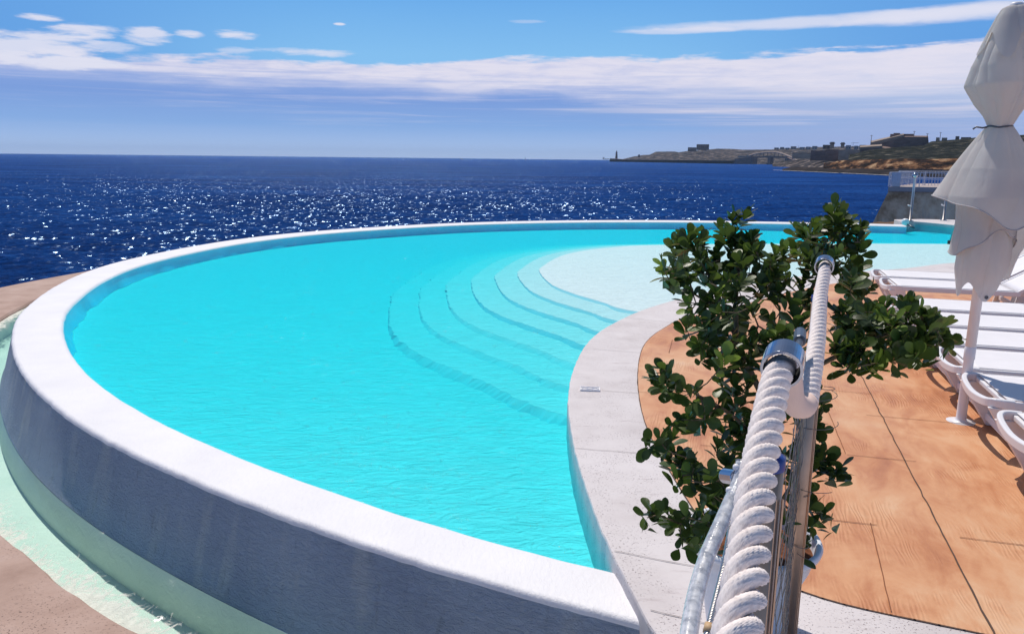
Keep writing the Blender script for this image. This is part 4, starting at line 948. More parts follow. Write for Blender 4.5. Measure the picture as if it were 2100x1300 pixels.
limb([Dp(1560, 910, 2.6), Dp(1500, 850, 2.5), Dp(1440, 815, 2.4), Dp(1385, 785, 2.35)], 10)
limb([base, Dp(1500, 1010, 2.5), Dp(1430, 950, 2.38), Dp(1370, 925, 2.3)], 9)
limb([base, Dp(1470, 1085, 2.45), Dp(1400, 1075, 2.35), Dp(1350, 1055, 2.3)], 8)
limb([base, Dp(1620, 1000, 2.55), Dp(1650, 900, 2.52), Dp(1665, 820, 2.55)], 9)
limb([Dp(1640, 930, 2.52), Dp(1690, 945, 2.56), Dp(1715, 955, 2.56)], 5)
NL = []
tips = []
cs = [(np.array(Dp(a, b, d)), n, lf) for a, b, d, n, lf in CL]
extra = []
for p_, n, lf in cs:
    if n >= 9:
        for q in range(1 if rnd.random() < .5 else 0):
            extra.append((p_+np.array([rnd.gauss(0, .045), rnd.gauss(.05, .09), rnd.gauss(-.01, .045)]), n-1, lf))
cs = cs+extra
cs = [c for c in cs if rnd.random() < (.80 if c[1] >= 11 else .95)]
order = sorted(cs, key=lambda s: min(np.linalg.norm(s[0]-q[0]) for q in nodes))
for p_, n, lf in order:
    # keep clear of the fence line so nothing pokes through the rope
    s_ = np.dot(p_[:2]-Apos, fd); o_ = np.dot(p_[:2]-Apos, fn)
    i = int(np.argmin([np.linalg.norm(q[0]-p_)+.25*max(0, q[0][2]-p_[2]) for q in nodes])); q0 = nodes[i][0]
    dlen = np.linalg.norm(p_-q0); mid_ = (p_+q0)/2+np.array([rnd.gauss(0, .02), rnd.gauss(0, .02), -.10*dlen]); par_ = i
    k_ = max(2, int(dlen/.05)); c_ = catmull([q0, mid_, p_], n=k_+1)
    for q in c_[1:]: nodes.append((q, par_)); par_ = len(nodes)-1
    d_ = c_[-1]-c_[-2]; d_ = d_/max(1e-6, np.linalg.norm(d_)); tips.append((p_, d_, n, lf))
# radii by number of descendants
cnt = [0]*len(nodes)
for i in range(len(nodes)-1, 0, -1):
    cnt[i] += 1
    if nodes[i][1] is not None: cnt[nodes[i][1]] += cnt[i]
mb = MB()
for i, (q, pa) in enumerate(nodes):
    if pa is None: continue
    ra = min(.016, .0011+.00042*cnt[i]**.62); rb = min(.016, .0011+.00042*cnt[pa]**.62)
    if np.linalg.norm(q-nodes[pa][0]) < 1e-4: continue
    mb.tube([Vector(nodes[pa][0])-so, Vector(q)-so], [min(rb, ra*1.35), ra], 6)
mb.build('branches', M['bark'], shrub, smooth=True)
lv, lf_, lt = [], [], []
prof = [(0, .0), (.12, .10), (.30, .27), (.50, .42), (.68, .49), (.84, .42), (.95, .22), (1.0, .0)]
def leaf(o_, d_, nrm, Ln, wd, tint):
    d_ = d_.normalized(); s_ = d_.cross(nrm).normalized(); u_ = s_.cross(d_).normalized(); b = len(lv); cr = rnd.uniform(.02, .22); fo = rnd.uniform(.08, .26)
    for i, (t_, w_) in enumerate(prof):
        x = t_*Ln; z = -cr*Ln*t_*t_+.05*Ln*t_; ww = w_*wd
        c_ = o_+d_*x+u_*z
        lv.append(tuple(c_)); lv.append(tuple(c_+s_*ww+u_*(fo*ww))); lv.append(tuple(c_-s_*ww+u_*(fo*ww)))
    for i in range(len(prof)-1):
        a_ = b+3*i; lf_.append((a_, a_+1, a_+4, a_+3)); lf_.append((a_+2, a_, a_+3, a_+5)); lt.extend([tint, tint])
nleaf = 0
for p_, d_, n, lfs in tips:
    d_ = Vector(d_)*.6+Vector((rnd.gauss(0, .25), rnd.gauss(0, .25), .65)); d_.normalize()
    a0 = rnd.uniform(0, 6.28); p_ = Vector(p_)-so; sidev = d_.orthogonal().normalized(); s2 = d_.cross(sidev)
    young = rnd.random()
    for i in range(n):
        a_ = a0+i*2.4; t_ = i/n; el_ = .25+1.05*t_+rnd.gauss(0, .12)
        dir_ = (sidev*math.cos(a_)+s2*math.sin(a_))*math.cos(el_)+d_*math.sin(el_)
        o_ = p_-d_*(.055*(1-t_))+Vector((rnd.gauss(0, .002),)*3)
        Ln = rnd.uniform(.046, .076)*(1.0-.25*t_)
        nrm = d_-dir_*d_.dot(dir_)
        if nrm.length < .1: nrm = sidev
        leaf(o_, dir_, nrm.normalized()+Vector((rnd.gauss(0, .2), rnd.gauss(0, .2), rnd.gauss(0, .2))), Ln, Ln*rnd.uniform(.50, .62), min(1, max(0, .34+.40*t_*young+rnd.gauss(0, .17)+(.4 if young > .93 else 0)))); nleaf += 1
# single leaves along the thin twigs
for i, (q, pa) in enumerate(nodes):
    if pa is None or cnt[i] > 40: continue
    for _ in range(1 if rnd.random() < .6 else 0):
        d_ = Vector(q-nodes[pa][0]).normalized(); o2 = d_.orthogonal(); o2.rotate(Matrix.Rotation(rnd.uniform(0, 6.28), 3, d_)); dir_ = (o2.normalized()+d_*.7+Vector((0, 0, rnd.uniform(-.5, .4)))).normalized()
        nrm = Vector((rnd.gauss(0, .3), rnd.gauss(0, .3), 1)); Ln = rnd.uniform(.036, .056)
        leaf(Vector(q)-so, dir_, nrm, Ln, Ln*rnd.uniform(.50, .62), min(1, max(0, rnd.gauss(.18, .14)))); nleaf += 1
me = bpy.data.meshes.new('leaves'); me.from_pydata(lv, [], lf_); me.update(); me.materials.append(M['leaf'])
at = me.attributes.new('tint', 'FLOAT', 'FACE'); at.data.foreach_set('value', lt)
me.polygons.foreach_set('use_smooth', [True]*len(me.polygons))
o = bpy.data.objects.new('foliage', me); col.objects.link(o); o.parent = shrub
print('leaves', nleaf)

# ------------------------------------------------------------ far side of the pool
kb = G(1856, 460, 0); kn = empty('rope_float', (kb[0], kb[1], RT+.04)); tag(kn, 'round white float resting where the pool rim meets the far deck', 'float')
mb = MB(); mb.lathe([(0, 0), (.055, .0), (.09, .03), (.098, .088), (.083, .142), (.047, .17), (0, .178)], n=24); mb.build('ball', M['resin'], kn, smooth=True)
mb = MB(); mb.tube([(.02, -.10, .02), (.07, -.20, -.02), (.10, -.32, -.06)], .022, 8); mb.build('tail', M['dark_steel'], kn, smooth=True)
def light_post(lab, x, y, h_):
    o = empty('shower_post', (x, y, 0)); tag(o, lab, 'post', 'slim posts on the far pool deck')
    mb = MB(); mb.lathe([(.09, 0), (.09, .02), (.036, .03), (.034, h_-.1), (.03, h_-.05)], n=16); mb.build('pole', M['cable'], o, smooth=True)
    mb = MB(); mb.lathe([(.03, h_-.05), (.07, h_-.03), (.085, h_+.02), (.065, h_+.075), (0, h_+.095)], n=16); mb.build('head', M['chrome'], o, smooth=True)
    mb = MB(); mb.tube([(0, 0, .42), (-.12, -.02, .46)], .02, 8); mb.build('tap', M['resin'], o, smooth=True)
light_post('slim grey post with a round head on the far deck, left of the parasol', 11.44, 22.3, 1.27)
light_post('slim grey post with a small tap, half hidden by the parasol edge', 12.62, 22.7, 1.3)
tq = G(1949, 501, -.09); tb = empty('turquoise_board', (tq[0], tq[1], -.09), R(-30)); tag(tb, 'narrow turquoise board with a black foot standing at the far pool edge', 'board')
mb = MB(); mb.loft([[(x+z*.16, y, z) for x, y in ((-.04, -.02), (.05, -.02), (.05, .02), (-.04, .02))] for z in (.08, .3, .62)]); mb.build('panel', M['teal'], tb, bevel=.008)
mb = MB(); mb.loft([[(x+z*.16, y, z) for x, y in ((.055, -.02), (.075, -.02), (.075, .02), (.055, .02))] for z in (.08, .3, .62)]); mb.build('edge', M['resin'], tb, bevel=.003)
mb = MB(); mb.box((0, 0, .04), (.12, .12, .08)); mb.build('foot', M['black'], tb, bevel=.01)
# brown rock at the water line beyond the rim
def rock(name, label, c, size, m_, seed, sub_n=24):
    mb = MB(); rings = []
    for i in range(sub_n//2+1):
        f_ = math.pi*i/(sub_n//2); row = []
        for j in range(sub_n):
            a = 2*math.pi*j/sub_n; v = Vector((math.sin(f_)*math.cos(a), math.sin(f_)*math.sin(a), math.cos(f_)))
            k__ = 1+.35*mn.noise(v*1.7+Vector((seed, 0, 0)))+.15*mn.noise(v*4+Vector((seed, 3, 0)))
            row.append((v.x*size[0]*k__, v.y*size[1]*k__, v.z*size[2]*k__))
        rings.append(row)
    mb.loft(rings); o = mb.build(name, m_); o.location = c; return tag(o, label, 'rock')
m_, t, p, co = mat('brown_rock', (.15, .09, .06), .9, 0, .2)
c = t.ramp(t.noise(co, .9, 8, .65), [(.3, (.05, .03, .02)), (.5, (.16, .09, .055)), (.7, (.32, .21, .14))]); t.l.new(c, p.inputs['Base Color']); t.l.new(t.bump(t.noise(co, 3, 8), 1, .1), p.inputs['Normal']); M['rock'] = m_
m_, t, p, co = mat('sea_foam', (.78, .80, .84), .9, 0, .2); t.l.new(t.bump(t.noise(co, 5, 6), 1, .1), p.inputs['Normal']); M['foam'] = m_
q = Hd(1822, 461, 31); rock('rock_ledge', 'low brown rock ledge behind the far end of the pool rim', (q[0], q[1], -1.28), (1.9, 1.6, .75), M['rock'], 3.3)

# ------------------------------------------------------------ concrete pier with railing
m_, t, p, co = mat('stained_concrete', (.2, .17, .15), .9, 0, .2)
c = t.ramp(t.noise(co, .45, 8, .68), [(.36, (.34, .19, .10)), (.5, (.74, .49, .31)), (.64, (.92, .70, .48))])
vs = t.noise(t.map(co, (1.1, 1.1, .10)), 1.0, 5, .6); c = t.mix(t.smooth(vs, .54, .70, 0, .55), c, (.30, .13, .05, 1)); X_, Y_, Z_ = t.sep(co)[0:3]
c = t.mix(t.smooth(t.math('ADD', Z_, t.math('MULTIPLY', t.noise(co, .8, 4), 1.2)), -2.6, -1.6, .35, 0), c, (.10, .05, .03, 1))
c = t.mix(t.smooth(t.noise(t.map(co, (1.2, 1.2, .14), (0, 0, .4)), 1.0, 4), .58, .72, 0, .5), c, (.42, .35, .30, 1))
t.l.new(c, p.inputs['Base Color']); t.l.new(t.bump(t.noise(co, 2, 8), .8, .08), p.inputs['Normal']); M['stained'] = m_
M['slab'] = simple('pier_slab', (.42, .35, .33), .85, 0, .2, .2, .7, 3, .3, .02)
M['railw'] = simple('rail_paint', (.55, .58, .66), .5)
pr = empty('concrete_pier', (0, 0, 0)); tag(pr, 'stained concrete sea pier with sloping wall beyond the far end of the pool', 'pier')
A0 = np.array([27.9, 58.0]); B0 = np.array([35.5, 57.0]); bk_ = np.array([6.5, 9.0])
mb = MB(); tops = [A0, B0, B0+np.array([30, 0]), B0+np.array([34, 26]), A0+bk_]
nl = 10; rings = []
for i in range(nl+1):
    t_ = i/nl; z = SEA-1+t_*(4.55); off = (1-t_)
    r_ = [A0+np.array([-2.1, -.6])*off, B0+np.array([0, -.8])*off, tops[2]+np.array([0, -.8])*off, tops[3], tops[4]+np.array([-1.6, 0])*off]
    rings.append([(*q, z) for q in r_])
mb.loft(rings); mb.build('sloping_wall', M['stained'], pr)
mb = MB(); r_ = [A0+np.array([-.12, -.15]), B0+np.array([0, -.15]), tops[2], tops[3], tops[4]+np.array([-.12, 0])]
mb.loft([[(*q, -.45) for q in r_], [(*q, -.10) for q in r_]]); mb.build('deck_slab', M['slab'], pr)
sb = empty('stone_block', (33.0, 57.2, -.10)); tag(sb, 'pale stone block lying on the edge of the concrete pier', 'block')
mb = MB(); mb.box((.7, .2, -.12), (1.9, .9, .62), -.1, .97); mb.build('block', M['slab'], sb, bevel=.04)
def railing(label, a_, b_, zb, h_, n, name='railing', bars=True, group='railings on the concrete pier'):
    o = empty(name, (a_[0], a_[1], zb)); tag(o, label, 'railing', group); a_, b_ = np.array(a_), np.array(b_); v = b_-a_
    mb = MB(); 
    for z in (h_, h_*.55): mb.tube([(0, 0, z), (v[0], v[1], z)], .035, 6)
    mb.build('rails', M['railw'], o)
    for i in range(n+1): q = v*i/n; mb = MB(); mb.tube([(q[0], q[1], 0), (q[0], q[1], h_)], .04, 6); mb.build('upright', M['railw'], o)
    if bars:
        mb = MB(); k_ = int(np.linalg.norm(v)/.22)
        for i in range(k_): q = v*(i+.5)/k_; mb.tube([(q[0], q[1], .08), (q[0], q[1], h_)], .014, 4)
        mb.build('bars', M['railw'], o)
    return o
railing('white railing with thin bars along the front edge of the pier', A0+np.array([.35, .2]), B0+np.array([4, .0]), -.10, 1.02, 6)
railing('white railing along the seaward side of the pier', A0+np.array([.15, .4]), A0+bk_*.95, -.10, 1.02, 4)
railing('lower grey railing standing farther back on the pier', A0+np.array([2.6, 4.0]), B0+np.array([5, 4.2]), -.10, 1.1, 5)
mb = MB(); mb.box((0, 0, .5), (.62, .04, .95)); mb.box((0, .03, .52), (.70, .03, 1.04)); pn = empty('white_screen', (A0[0]+.5, A0[1]+.05, -.10)); tag(pn, 'pale square screen at the outer corner of the pier railing', 'screen'); mb.build('panel', M['railw'], pn)
M['dstone'] = simple('dark_stone0', (.08,.07,.07), .9)
q = Hd(1881, 357, 250); cn = empty('flat_canopy', (q[0], q[1], q[2]), -.62); tag(cn, 'long low flat canopy on dark posts on the shore behind the pier railing', 'canopy')
mb = MB(); mb.box((0, 0, 1.25), (12.5, 3.0, .22)); mb.build('roof', M['dstone'], cn)
for s_ in np.linspace(1.0, 6.0, 6):
    mb = MB(); mb.box((s_, -1.2, .57), (.25, .2, 1.14)); mb.build('post', M['black'], cn)

# ------------------------------------------------------------ the far coast
def Zat(px, y, dist): return float(Hd(px, y, dist)[2])
def interp_px(lst, x): return float(np.interp(x, [q[0] for q in lst], [q[1] for q in lst]))
def terrain(name, top, x0, x1, wl, ridge, back, m_, nx=160, ny=26, amp=.05, shape=.7, zb=SEA-1, seed=0.0):
    """top: skyline (x, y in the photo); wl: (x, distance) of the foot; ridge: (x, distance) of the skyline"""
    mb = MB(); rings = []
    for i in range(nx+1):
        px = x0+(x1-x0)*i/nx; dw = interp_px(wl, px); dr = interp_px(ridge, px); zt = Zat(px, interp_px(top, px), dr); row = []
        d_ = ray(px, 330); h_ = math.hypot(d_[0], d_[1]); ux, uy = d_[0]/h_, d_[1]/h_
        for j in range(ny+1):
            t_ = j/(ny-4)
            if t_ <= 1: dist = dw+(dr-dw)*t_; z = zb+(zt-zb)*(t_**shape)
            else: dist = dr+(back)*(t_-1)*6; z = zt-(zt-zb)*min(1, (t_-1)*6)**2
            n_ = mn.fractal(Vector((ux*dist*.02+seed, uy*dist*.02, seed)), 1.0, 2.0, 5)
            z += n_*amp*(zt-zb)*min(1, t_*4)*(1 if t_ < .95 else .25)
            row.append((ux*dist, uy*dist, z))
        rings.append(row)
    mb.loft(rings, False, False); return tag(mb.build(name, m_, smooth=False), kind='structure')
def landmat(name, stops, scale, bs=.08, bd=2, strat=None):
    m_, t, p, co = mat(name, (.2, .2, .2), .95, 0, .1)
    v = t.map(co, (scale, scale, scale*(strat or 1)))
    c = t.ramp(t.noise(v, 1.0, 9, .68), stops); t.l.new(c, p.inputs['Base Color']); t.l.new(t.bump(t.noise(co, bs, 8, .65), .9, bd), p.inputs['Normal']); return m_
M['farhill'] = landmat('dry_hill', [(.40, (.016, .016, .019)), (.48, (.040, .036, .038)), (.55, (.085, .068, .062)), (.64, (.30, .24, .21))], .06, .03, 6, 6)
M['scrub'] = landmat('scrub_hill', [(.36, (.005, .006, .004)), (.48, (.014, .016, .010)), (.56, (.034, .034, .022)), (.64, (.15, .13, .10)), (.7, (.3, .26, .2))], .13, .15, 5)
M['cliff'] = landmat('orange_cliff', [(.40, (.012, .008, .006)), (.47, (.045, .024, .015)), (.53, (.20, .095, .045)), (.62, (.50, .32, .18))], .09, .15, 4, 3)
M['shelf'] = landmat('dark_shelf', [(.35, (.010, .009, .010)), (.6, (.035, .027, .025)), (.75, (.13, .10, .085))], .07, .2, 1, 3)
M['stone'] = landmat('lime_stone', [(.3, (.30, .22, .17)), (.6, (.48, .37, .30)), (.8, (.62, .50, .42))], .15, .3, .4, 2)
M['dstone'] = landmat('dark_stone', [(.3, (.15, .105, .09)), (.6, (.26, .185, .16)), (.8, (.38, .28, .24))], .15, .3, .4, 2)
M['roofl'] = landmat('pale_roof', [(.3, (.26, .20, .16)), (.7, (.36, .29, .24))], .2, .3, .2)
M['glass'] = simple('far_window', (.02, .025, .03), .3)
far_top = [(1268, 329), (1280, 326), (1298, 321.6), (1320, 318), (1332, 317.6), (1344, 311.5), (1384, 311), (1390, 312.6), (1410, 310), (1454, 307), (1470, 305), (1500, 306), (1520, 307.4), (1580, 307), (1600, 304.8), (1640, 303.2), (1686, 301.3), (1749, 300.6), (1800, 300), (1960, 300)]
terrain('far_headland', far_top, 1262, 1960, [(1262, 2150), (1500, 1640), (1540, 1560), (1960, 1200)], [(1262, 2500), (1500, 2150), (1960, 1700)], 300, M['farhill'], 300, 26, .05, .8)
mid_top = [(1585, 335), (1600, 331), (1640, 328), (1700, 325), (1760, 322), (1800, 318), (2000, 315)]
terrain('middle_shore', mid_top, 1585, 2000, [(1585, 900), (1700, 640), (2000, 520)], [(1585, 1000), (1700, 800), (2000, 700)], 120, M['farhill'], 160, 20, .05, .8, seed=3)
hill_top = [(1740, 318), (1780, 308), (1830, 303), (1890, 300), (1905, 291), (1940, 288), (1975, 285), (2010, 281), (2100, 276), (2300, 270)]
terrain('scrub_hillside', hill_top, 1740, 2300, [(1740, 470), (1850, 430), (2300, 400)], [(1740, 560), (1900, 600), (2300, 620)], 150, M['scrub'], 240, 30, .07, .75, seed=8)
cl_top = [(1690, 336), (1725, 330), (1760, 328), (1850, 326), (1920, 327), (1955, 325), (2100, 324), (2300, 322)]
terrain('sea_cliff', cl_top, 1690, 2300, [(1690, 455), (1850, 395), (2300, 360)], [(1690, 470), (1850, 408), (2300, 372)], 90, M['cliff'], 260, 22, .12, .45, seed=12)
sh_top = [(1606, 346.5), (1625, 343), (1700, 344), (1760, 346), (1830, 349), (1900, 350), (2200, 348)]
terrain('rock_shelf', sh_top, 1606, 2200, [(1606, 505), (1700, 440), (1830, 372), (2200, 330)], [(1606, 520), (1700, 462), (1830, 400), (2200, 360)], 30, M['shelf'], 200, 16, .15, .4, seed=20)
# line of surf at the foot of the shelf
mb = MB(); a_, b_ = [], []
for i in range(121):
    px = 1586+(1850-1586)*i/120; dw = float(np.interp(px, [1586, 1606, 1700, 1850], [520, 503, 437, 362])); d_ = ray(px, 340); h_ = math.hypot(d_[0], d_[1]); ux, uy = d_[0]/h_, d_[1]/h_
    w_ = max(.1, 5*mn.noise(Vector((i*.31, 1, 2)))); dd = 2*mn.noise(Vector((i*.2, 4, 2)))
    a_.append((ux*(dw-w_+dd), uy*(dw-w_+dd), SEA+.25)); b_.append((ux*(dw+1), uy*(dw+1), SEA+.3))
mb.loft([a_, b_], False, False); tag(mb.build('surf', M['foam']), kind='stuff')

def far_building(label, px0, px1, ytop, ybot, dist, m_, name='far_building', cat='building', group=None, parts=True, roof=None, depth=None):
    pm = (px0+px1)/2; c_ = Hd(pm, ytop, dist); W_ = (px1-px0)/FPX*np.linalg.norm(c_-CAM)*1.0/ (np.linalg.norm(ray(pm, ytop)))
    zt = c_[2]; zb = Zat(pm, ybot, dist); az_ = math.atan2(c_[0], c_[1]); D_ = depth or W_*.8
    o = empty(name, (c_[0], c_[1], zb), -az_); tag(o, label, cat, group); H_ = zt-zb
    mb = MB(); mb.box((0, D_/2, H_/2), (W_, D_, H_)); mb.build('wall', m_, o)
    mb = MB(); pw = max(.3, W_*.03)
    for s_ in (-1, 1): mb.box((s_*(W_/2-pw/2), D_/2, H_+.4), (pw, D_, .8))
    mb.box((0, pw/2, H_+.4), (W_-2*pw, pw, .8)); mb.build('parapet', m_ if roof is None else roof, o)
    if parts:
        mb = MB(); nf = max(1, int(H_/3.6)); nw = max(2, int(W_/5))
        for i in range(nf):
            for j in range(nw): mb.box((-W_/2+W_*(j+.5)/nw, -.02, H_*(i+.5)/nf), (1.5, .08, 1.6))
        mb.build('windows', M['glass'], o)
    return o
far_building('large pale block standing highest on the far headland', 1429, 1454, 297, 308, 2080, M['dstone'])
far_building('lower block joined to the left of the large one on the far headland', 1411, 1428, 303.3, 311, 2080, M['dstone'])
far_building('small hut on the low slope behind the breakwater', 1308.5, 1312.5, 318.2, 323, 1900, M['dstone'], parts=False)
# bastions and walls of the fort
far_building('dark square bastion left of the paler one on the middle shore', 1664, 1692, 311, 330, 760, M['dstone'], 'bastion', 'bastion', parts=False)
far_building('narrow dark bastion with a flat top between two others', 1694, 1720, 309, 330, 740, M['dstone'], 'bastion', 'bastion', parts=False)
far_building('wide pinkish stone bastion under the upper fort', 1722, 1768, 309.5, 328, 720, M['stone'], 'bastion', 'bastion', parts=False)
far_building('long low wall with a pale sunlit roof left of the bastions', 1626, 1662, 315, 326, 900, M['stone'], 'low_wall', 'wall', parts=False, roof=M['roofl'])
def tower(lab, px0, px1, yt, yb, dist):
    o = far_building(lab, px0, px1, yt, yb, dist, M['stone'], 'watch_tower', 'tower', parts=False)
    pm = (px0+px1)/2; W_ = (px1-px0)/FPX*dist; H_ = Zat(pm, yt, dist)-Zat(pm, yb, dist)
    mb = MB(); mb.box((0, W_*.4, H_-.6), (W_*1.25, W_*1.05, 1.0)); mb.build('cornice', M['dstone'], o)
tower('left of two square stone towers on the skyline', 1703, 1711, 293, 305, 900); tower('right of two square stone towers on the skyline', 1725, 1732, 294, 303, 900)
far_building('low wide house at the foot of the left skyline tower', 1688, 1702, 299, 306, 905, M['dstone'])
# upper fort: sloping glacis and flat-topped keep
def poly_wall(name, label, pts, dist, depth, m_, cat, roofm=None):
    """pts: outline (x, y) in the photo, extruded backwards into a solid"""
    c_ = Hd(pts[0][0], pts[0][1], dist); o = empty(name, tuple(c_)); tag(o, label, cat); F_ = []; Bk = []
    for px, y in pts:
        q = Hd(px, y, dist)-c_; d_ = ray(px, y); h_ = math.hypot(d_[0], d_[1]); F_.append(tuple(q)); Bk.append((q[0]+d_[0]/h_*depth, q[1]+d_[1]/h_*depth, q[2]+(depth*.05)))
    mb = MB(); mb.loft([F_, Bk]); mb.build('wall', m_, o); return o, c_, F_, Bk
def roofstrip(o, F_, Bk, idx, m_, lift=.6):
    mb = MB()
    for i, j in zip(idx[:-1], idx[1:]):
        a_, b_, c_, d_ = F_[i], F_[j], Bk[j], Bk[i]; v = [(q[0], q[1], q[2]+lift) for q in (a_, b_, c_, d_)]+[(q[0], q[1], q[2]-.6) for q in (a_, b_, c_, d_)]
        # butt the cap a touch proud of the wall
        k__ = len(mb.v); mb.add(v, [(0, 1, 2, 3), (7, 6, 5, 4), (0, 4, 5, 1), (1, 5, 6, 2), (2, 6, 7, 3), (3, 7, 4, 0)])
    mb.build('sunlit_roof', m_, o)
up_o, _, F1, B1 = poly_wall('upper_fort', 'high dark fort with a long sloping sunlit roof above the green hillside', [(1786, 306), (1786, 297), (1853, 281), (1871, 281), (1903, 281.5), (1905, 306)], 640, 45, M['dstone'], 'fort')
roofstrip(up_o, F1, B1, [1, 2], M['roofl'], 1.6)
lo_o, _, F2, B2 = poly_wall('lower_fort_wall', 'lower sloping fort wall with a pale ramp, below the upper fort', [(1767, 325), (1763, 306), (1808, 303), (1826, 306), (1826, 325)], 600, 35, M['dstone'], 'fort')
roofstrip(lo_o, F2, B2, [1, 2], M['roofl'], 1.2)
far_building('low dark parapet building on top of the upper fort', 1826, 1834, 277.5, 282, 660, M['dstone'], parts=False); far_building('dark rooftop block at the highest point of the fort', 1833, 1845, 275.5, 281, 665, M['dstone'], parts=False)
far_building('long flat rooftop block right of the highest point of the fort', 1847, 1872, 277.3, 282, 665, M['dstone'], parts=False)
def mast(lab, px, yt, yb, dist, arm=False):
    c_ = Hd(px, yb, dist); zt = Zat(px, yt, dist); h_ = zt-c_[2]; o = empty('mast', tuple(c_)); tag(o, lab, 'mast', 'masts on the far skyline')
    mb = MB(); mb.tube([(0, 0, 0), (0, 0, h_)], [.28, .12], 6); mb.build('pole', M['dstone'], o)
    if arm: mb = MB(); mb.tube([(-3, 0, h_*.82), (7, 0, h_*.9)], .18, 5); mb.build('arm', M['dstone'], o)
    else: mb = MB(); mb.tube([(-1, 0, h_*.9), (1, 0, h_*.9)], .12, 5); mb.build('crossbar', M['dstone'], o)
mast('tall thin mast at the left foot of the upper fort', 1785.5, 277, 298, 650); mast('thin mast on the roof of the upper fort', 1874, 269, 281, 655); mast('stub mast at the right corner of the upper fort', 1901, 274, 284, 640)
mast('faint thin mast on the green hilltop right of the fort', 1927, 271, 290, 700); mast('far crane with a level arm between the towers and the fort', 1749, 292, 303, 1100, True); mast('short mast on the highest of the far roofs', 1637, 299.5, 305, 1500)
for i, (a, b, y, d) in enumerate([(1588, 1597, 304, 1500), (1600, 1608, 303, 1520), (1611, 1619, 304.3, 1480), (1622, 1633, 301.5, 1500), (1640, 1650, 303, 1450), (1653, 1662, 302.2, 1450), (1666, 1676, 301, 1400), (1735, 1745, 299.5, 1200), (1752, 1760, 300.5, 1200), (1763, 1776, 299, 1180)]):
    far_building(['small grey house first from the left on the far town skyline', 'small grey house second from the left on the far town skyline', 'small grey house third from the left on the far town skyline', 'tallest grey house at the middle of the far town skyline', 'grey house just right of the tallest on the far town skyline',
        'grey house second right of the tallest on the far town skyline', 'grey house at the right end of the far town skyline, before the towers', 'small roof just right of the two stone towers', 'small roof below the far crane', 'wide roof left of the upper fort'][i], a, b, y, 307, d, M['stone'], 'town_house', 'house', 'houses of the far town')
for i, (a, b, y) in enumerate([(1920, 1926, 284.5), (1932, 1942, 285), (1960, 1967, 282), (1972, 1990, 284)]):
    far_building(['small pale house on the hill right of the fort', 'wide pale house behind the hilltop bushes', 'dark block on the hilltop near the parasol', 'long low hilltop roof beside the parasol'][i], a, b, y, 290, 690, [M['stone'], M['stone'], M['dstone'], M['dstone']][i], 'hill_house', 'house', 'houses on the green hill', parts=False)
# breakwater, lighthouse, bridge
def wpx(px, dist, z): d_ = ray(px, 330); h_ = math.hypot(d_[0], d_[1]); return (d_[0]/h_*dist, d_[1]/h_*dist, z)
bw = empty('breakwater', wpx(1250, 2050, SEA)); bo_ = Vector(bw.location); tag(bw, 'long straight stone breakwater low on the water with the lighthouse at its end', 'breakwater')
def seg(px0, d0_, z0, px1, d1_, z1, th, m_, name, o, off, zb=SEA-.5, zb1=None):
    a_, b_ = Vector(wpx(px0, d0_, 0)), Vector(wpx(px1, d1_, 0)); v = (b_-a_).normalized(); nn = Vector((-v.y, v.x, 0))
    if nn.dot(a_) < 0: nn = -nn
    P_ = []
    for q, zt, zb_ in ((a_, z0, zb), (b_, z1, zb if zb1 is None else zb1)):
        P_.append([Vector((q.x, q.y, zb_))-off, Vector((q.x, q.y, zt))-off, Vector((q.x, q.y, zt))+nn*th-off, Vector((q.x, q.y, zb_))+nn*th-off])
    mb = MB(); mb.loft(P_); return mb.build(name, m_, o)
zA = Zat(1250, 328, 2050); zB = Zat(1502, 330.3, 1500)
seg(1250, 2050, zA, 1505, 1500, zB, 14, M['shelf'], 'quay_wall', bw, bo_)
seg(1250.5, 2052, zA+3.4, 1280, 1975, zA+1.2, 10, M['dstone'], 'head_wall', bw, bo_, zA)
seg(1281, 1978, zA+1.3, 1504, 1506, zB+.9, 9, M['roofl'], 'top_path', bw, bo_, zA-.2, zB-.1)
lc = Hd(1264, 326, 2055); lh = empty('lighthouse', tuple(lc)); H_ = Zat(1264, 309, 2055)-lc[2]; tag(lh, 'slim stone lighthouse at the outer end of the breakwater', 'lighthouse')
mb = MB(); mb.lathe([(3.6, -4), (3.6, 0), (3.3, .1), (2.3, H_*.72)], n=16); mb.build('shaft', M['dstone'], lh, smooth=True)
mb = MB(); mb.lathe([(2.2, H_*.72), (3.0, H_*.73), (3.0, H_*.77), (1.6, H_*.775)], n=16); mb.build('gallery', M['dstone'], lh)
mb = MB(); mb.lathe([(1.5, H_*.775), (1.5, H_*.9), (1.8, H_*.905), (.4, H_*.99), (0, H_)], n=12); mb.build('lantern', M['stone'], lh)
br = empty('arched_bridge', wpx(1545, 1480, SEA)); bo2 = Vector(br.location); tag(br, 'arched truss footbridge on one pier between the breakwater and the shore', 'bridge')
seg(1506, 1500, Zat(1510, 326, 1500), 1543, 1480, Zat(1543, 322, 1480), 16, M['dstone'], 'abutment', br, bo2)
seg(1512, 1494, Zat(1512, 320.5, 1490), 1538, 1484, Zat(1538, 319, 1480), 10, M['roofl'], 'abutment_top', br, bo2, Zat(1512, 323, 1490), Zat(1538, 322, 1480))
seg(1538, 1480, Zat(1538, 320.5, 1480), 1612, 1380, Zat(1612, 321, 1380), 5, M['dstone'], 'deck', br, bo2, Zat(1538, 323.5, 1480), Zat(1612, 324, 1380))
seg(1574, 1428, Zat(1574, 323, 1428), 1580, 1420, Zat(1580, 323, 1420), 6, M['dstone'], 'pier', br, bo2)
seg(1571, 1424, SEA+2.2, 1583, 1412, SEA+2.2, 10, M['dstone'], 'pier_foot', br, bo2)
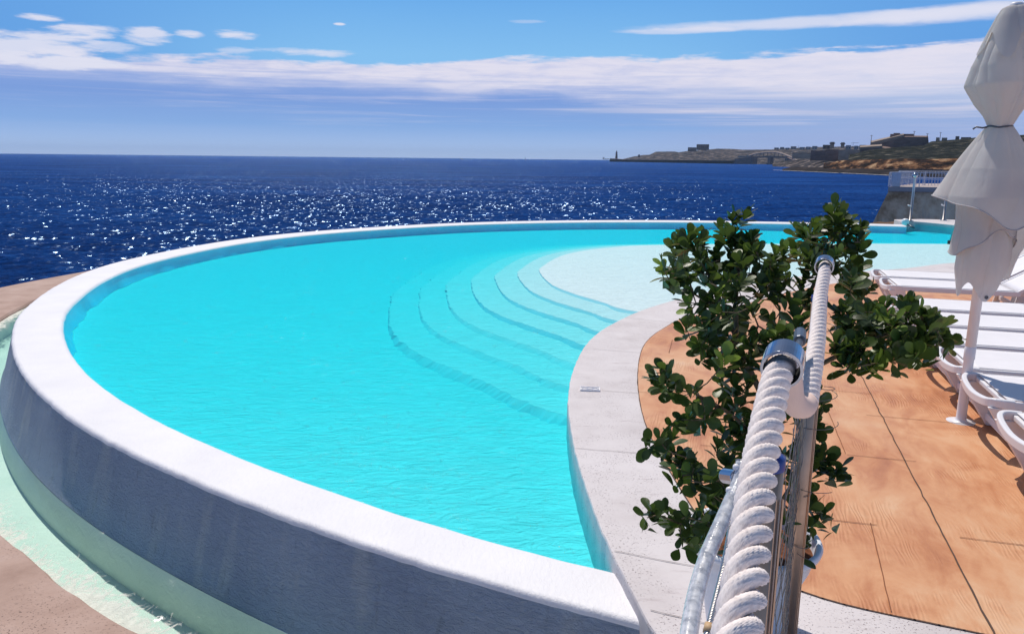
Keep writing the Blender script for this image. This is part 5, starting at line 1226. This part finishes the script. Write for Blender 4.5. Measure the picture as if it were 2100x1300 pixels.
mb = MB(); pts = [Vector(wpx(px, d_, Zat(px, y, d_)))-bo2 for px, y, d_ in ((1536, 319.5, 1478), (1552, 315, 1455), (1570, 312.5, 1432), (1590, 312.5, 1405), (1606, 316.5, 1385), (1620, 322, 1365), (1635, 330.5, 1350))]
pts2 = catmull([tuple(q) for q in pts], n=40); mb.tube([tuple(q) for q in pts2], 1.5, 6); mb.build('arch_chord', M['stone'], br)
mb = MB()
for i in range(3, 30, 3): q = pts2[i]; mb.tube([tuple(q), (q[0], q[1], Zat(1575, 322, 1430)+4-0)], .5, 4)
mb.build('hangers', M['dstone'], br)
seg(1610, 1382, Zat(1610, 322, 1382), 1632, 1352, Zat(1632, 331.5, 1352), 8, M['dstone'], 'landing', br, bo2)
# boats on the horizon
def boat(name, lab, px, dist, L_, cat, sail=False):
    o = empty(name, wpx(px, dist, SEA), R(rnd.uniform(-20, 20))); tag(o, lab, cat)
    mb = MB(); mb.loft([[(x, -w_, z) , (x, w_, z), (x, w_*.6, z-1.5), (x, -w_*.6, z-1.5)] for x, w_, z in ((-L_/2, L_*.08, L_*.10), (0, L_*.12, L_*.09), (L_*.35, L_*.08, L_*.10), (L_/2, .1, L_*.13))]); mb.build('hull', M['resin'] if sail else M['dstone'], o)
    if sail:
        mb = MB(); mb.loft([[(-L_*.3, 0, L_*.2), (L_*.05, 0, L_*.2), (L_*.05, .2, L_*.2)], [(0, 0, L_*1.2), (.3, 0, L_*1.2), (.3, .2, L_*1.2)]]); mb.build('sail', M['resin'], o)
    else:
        mb = MB(); mb.box((-L_*.3, 0, L_*.2), (L_*.18, L_*.14, L_*.24)); mb.box((L_*.1, 0, L_*.12), (L_*.5, L_*.12, L_*.08)); mb.build('deckhouse', M['stone'], o)
boat('sailing_boat', 'tiny white sailing boat on the horizon left of the headland', 1078, 2600, 9, 'boat', True)
boat('cargo_ship', 'faint cargo ship on the horizon just left of the lighthouse', 1243, 6500, 70, 'ship')
boat('motor_boat', 'tiny dark motor boat on the horizon, farthest left of the vessels', 947, 3000, 12, 'boat')

# ------------------------------------------------------------ sea air: one closed box of even, thin haze
hm_ = bpy.data.materials.new('sea_haze'); hm_.use_nodes = True; t = NT(hm_.node_tree); t.n.clear()
o_ = t.node('ShaderNodeOutputMaterial'); pv = t.node('ShaderNodeVolumePrincipled'); pv.inputs['Color'].default_value = (.50, .70, 1, 1); pv.inputs['Density'].default_value = .00006
t.l.new(pv.outputs[0], o_.inputs['Volume'])
mb = MB(); mb.box((0, 0, 37.5), (17800, 17800, 89)); hz_ = mb.build('haze', hm_); tag(hz_, kind='stuff')
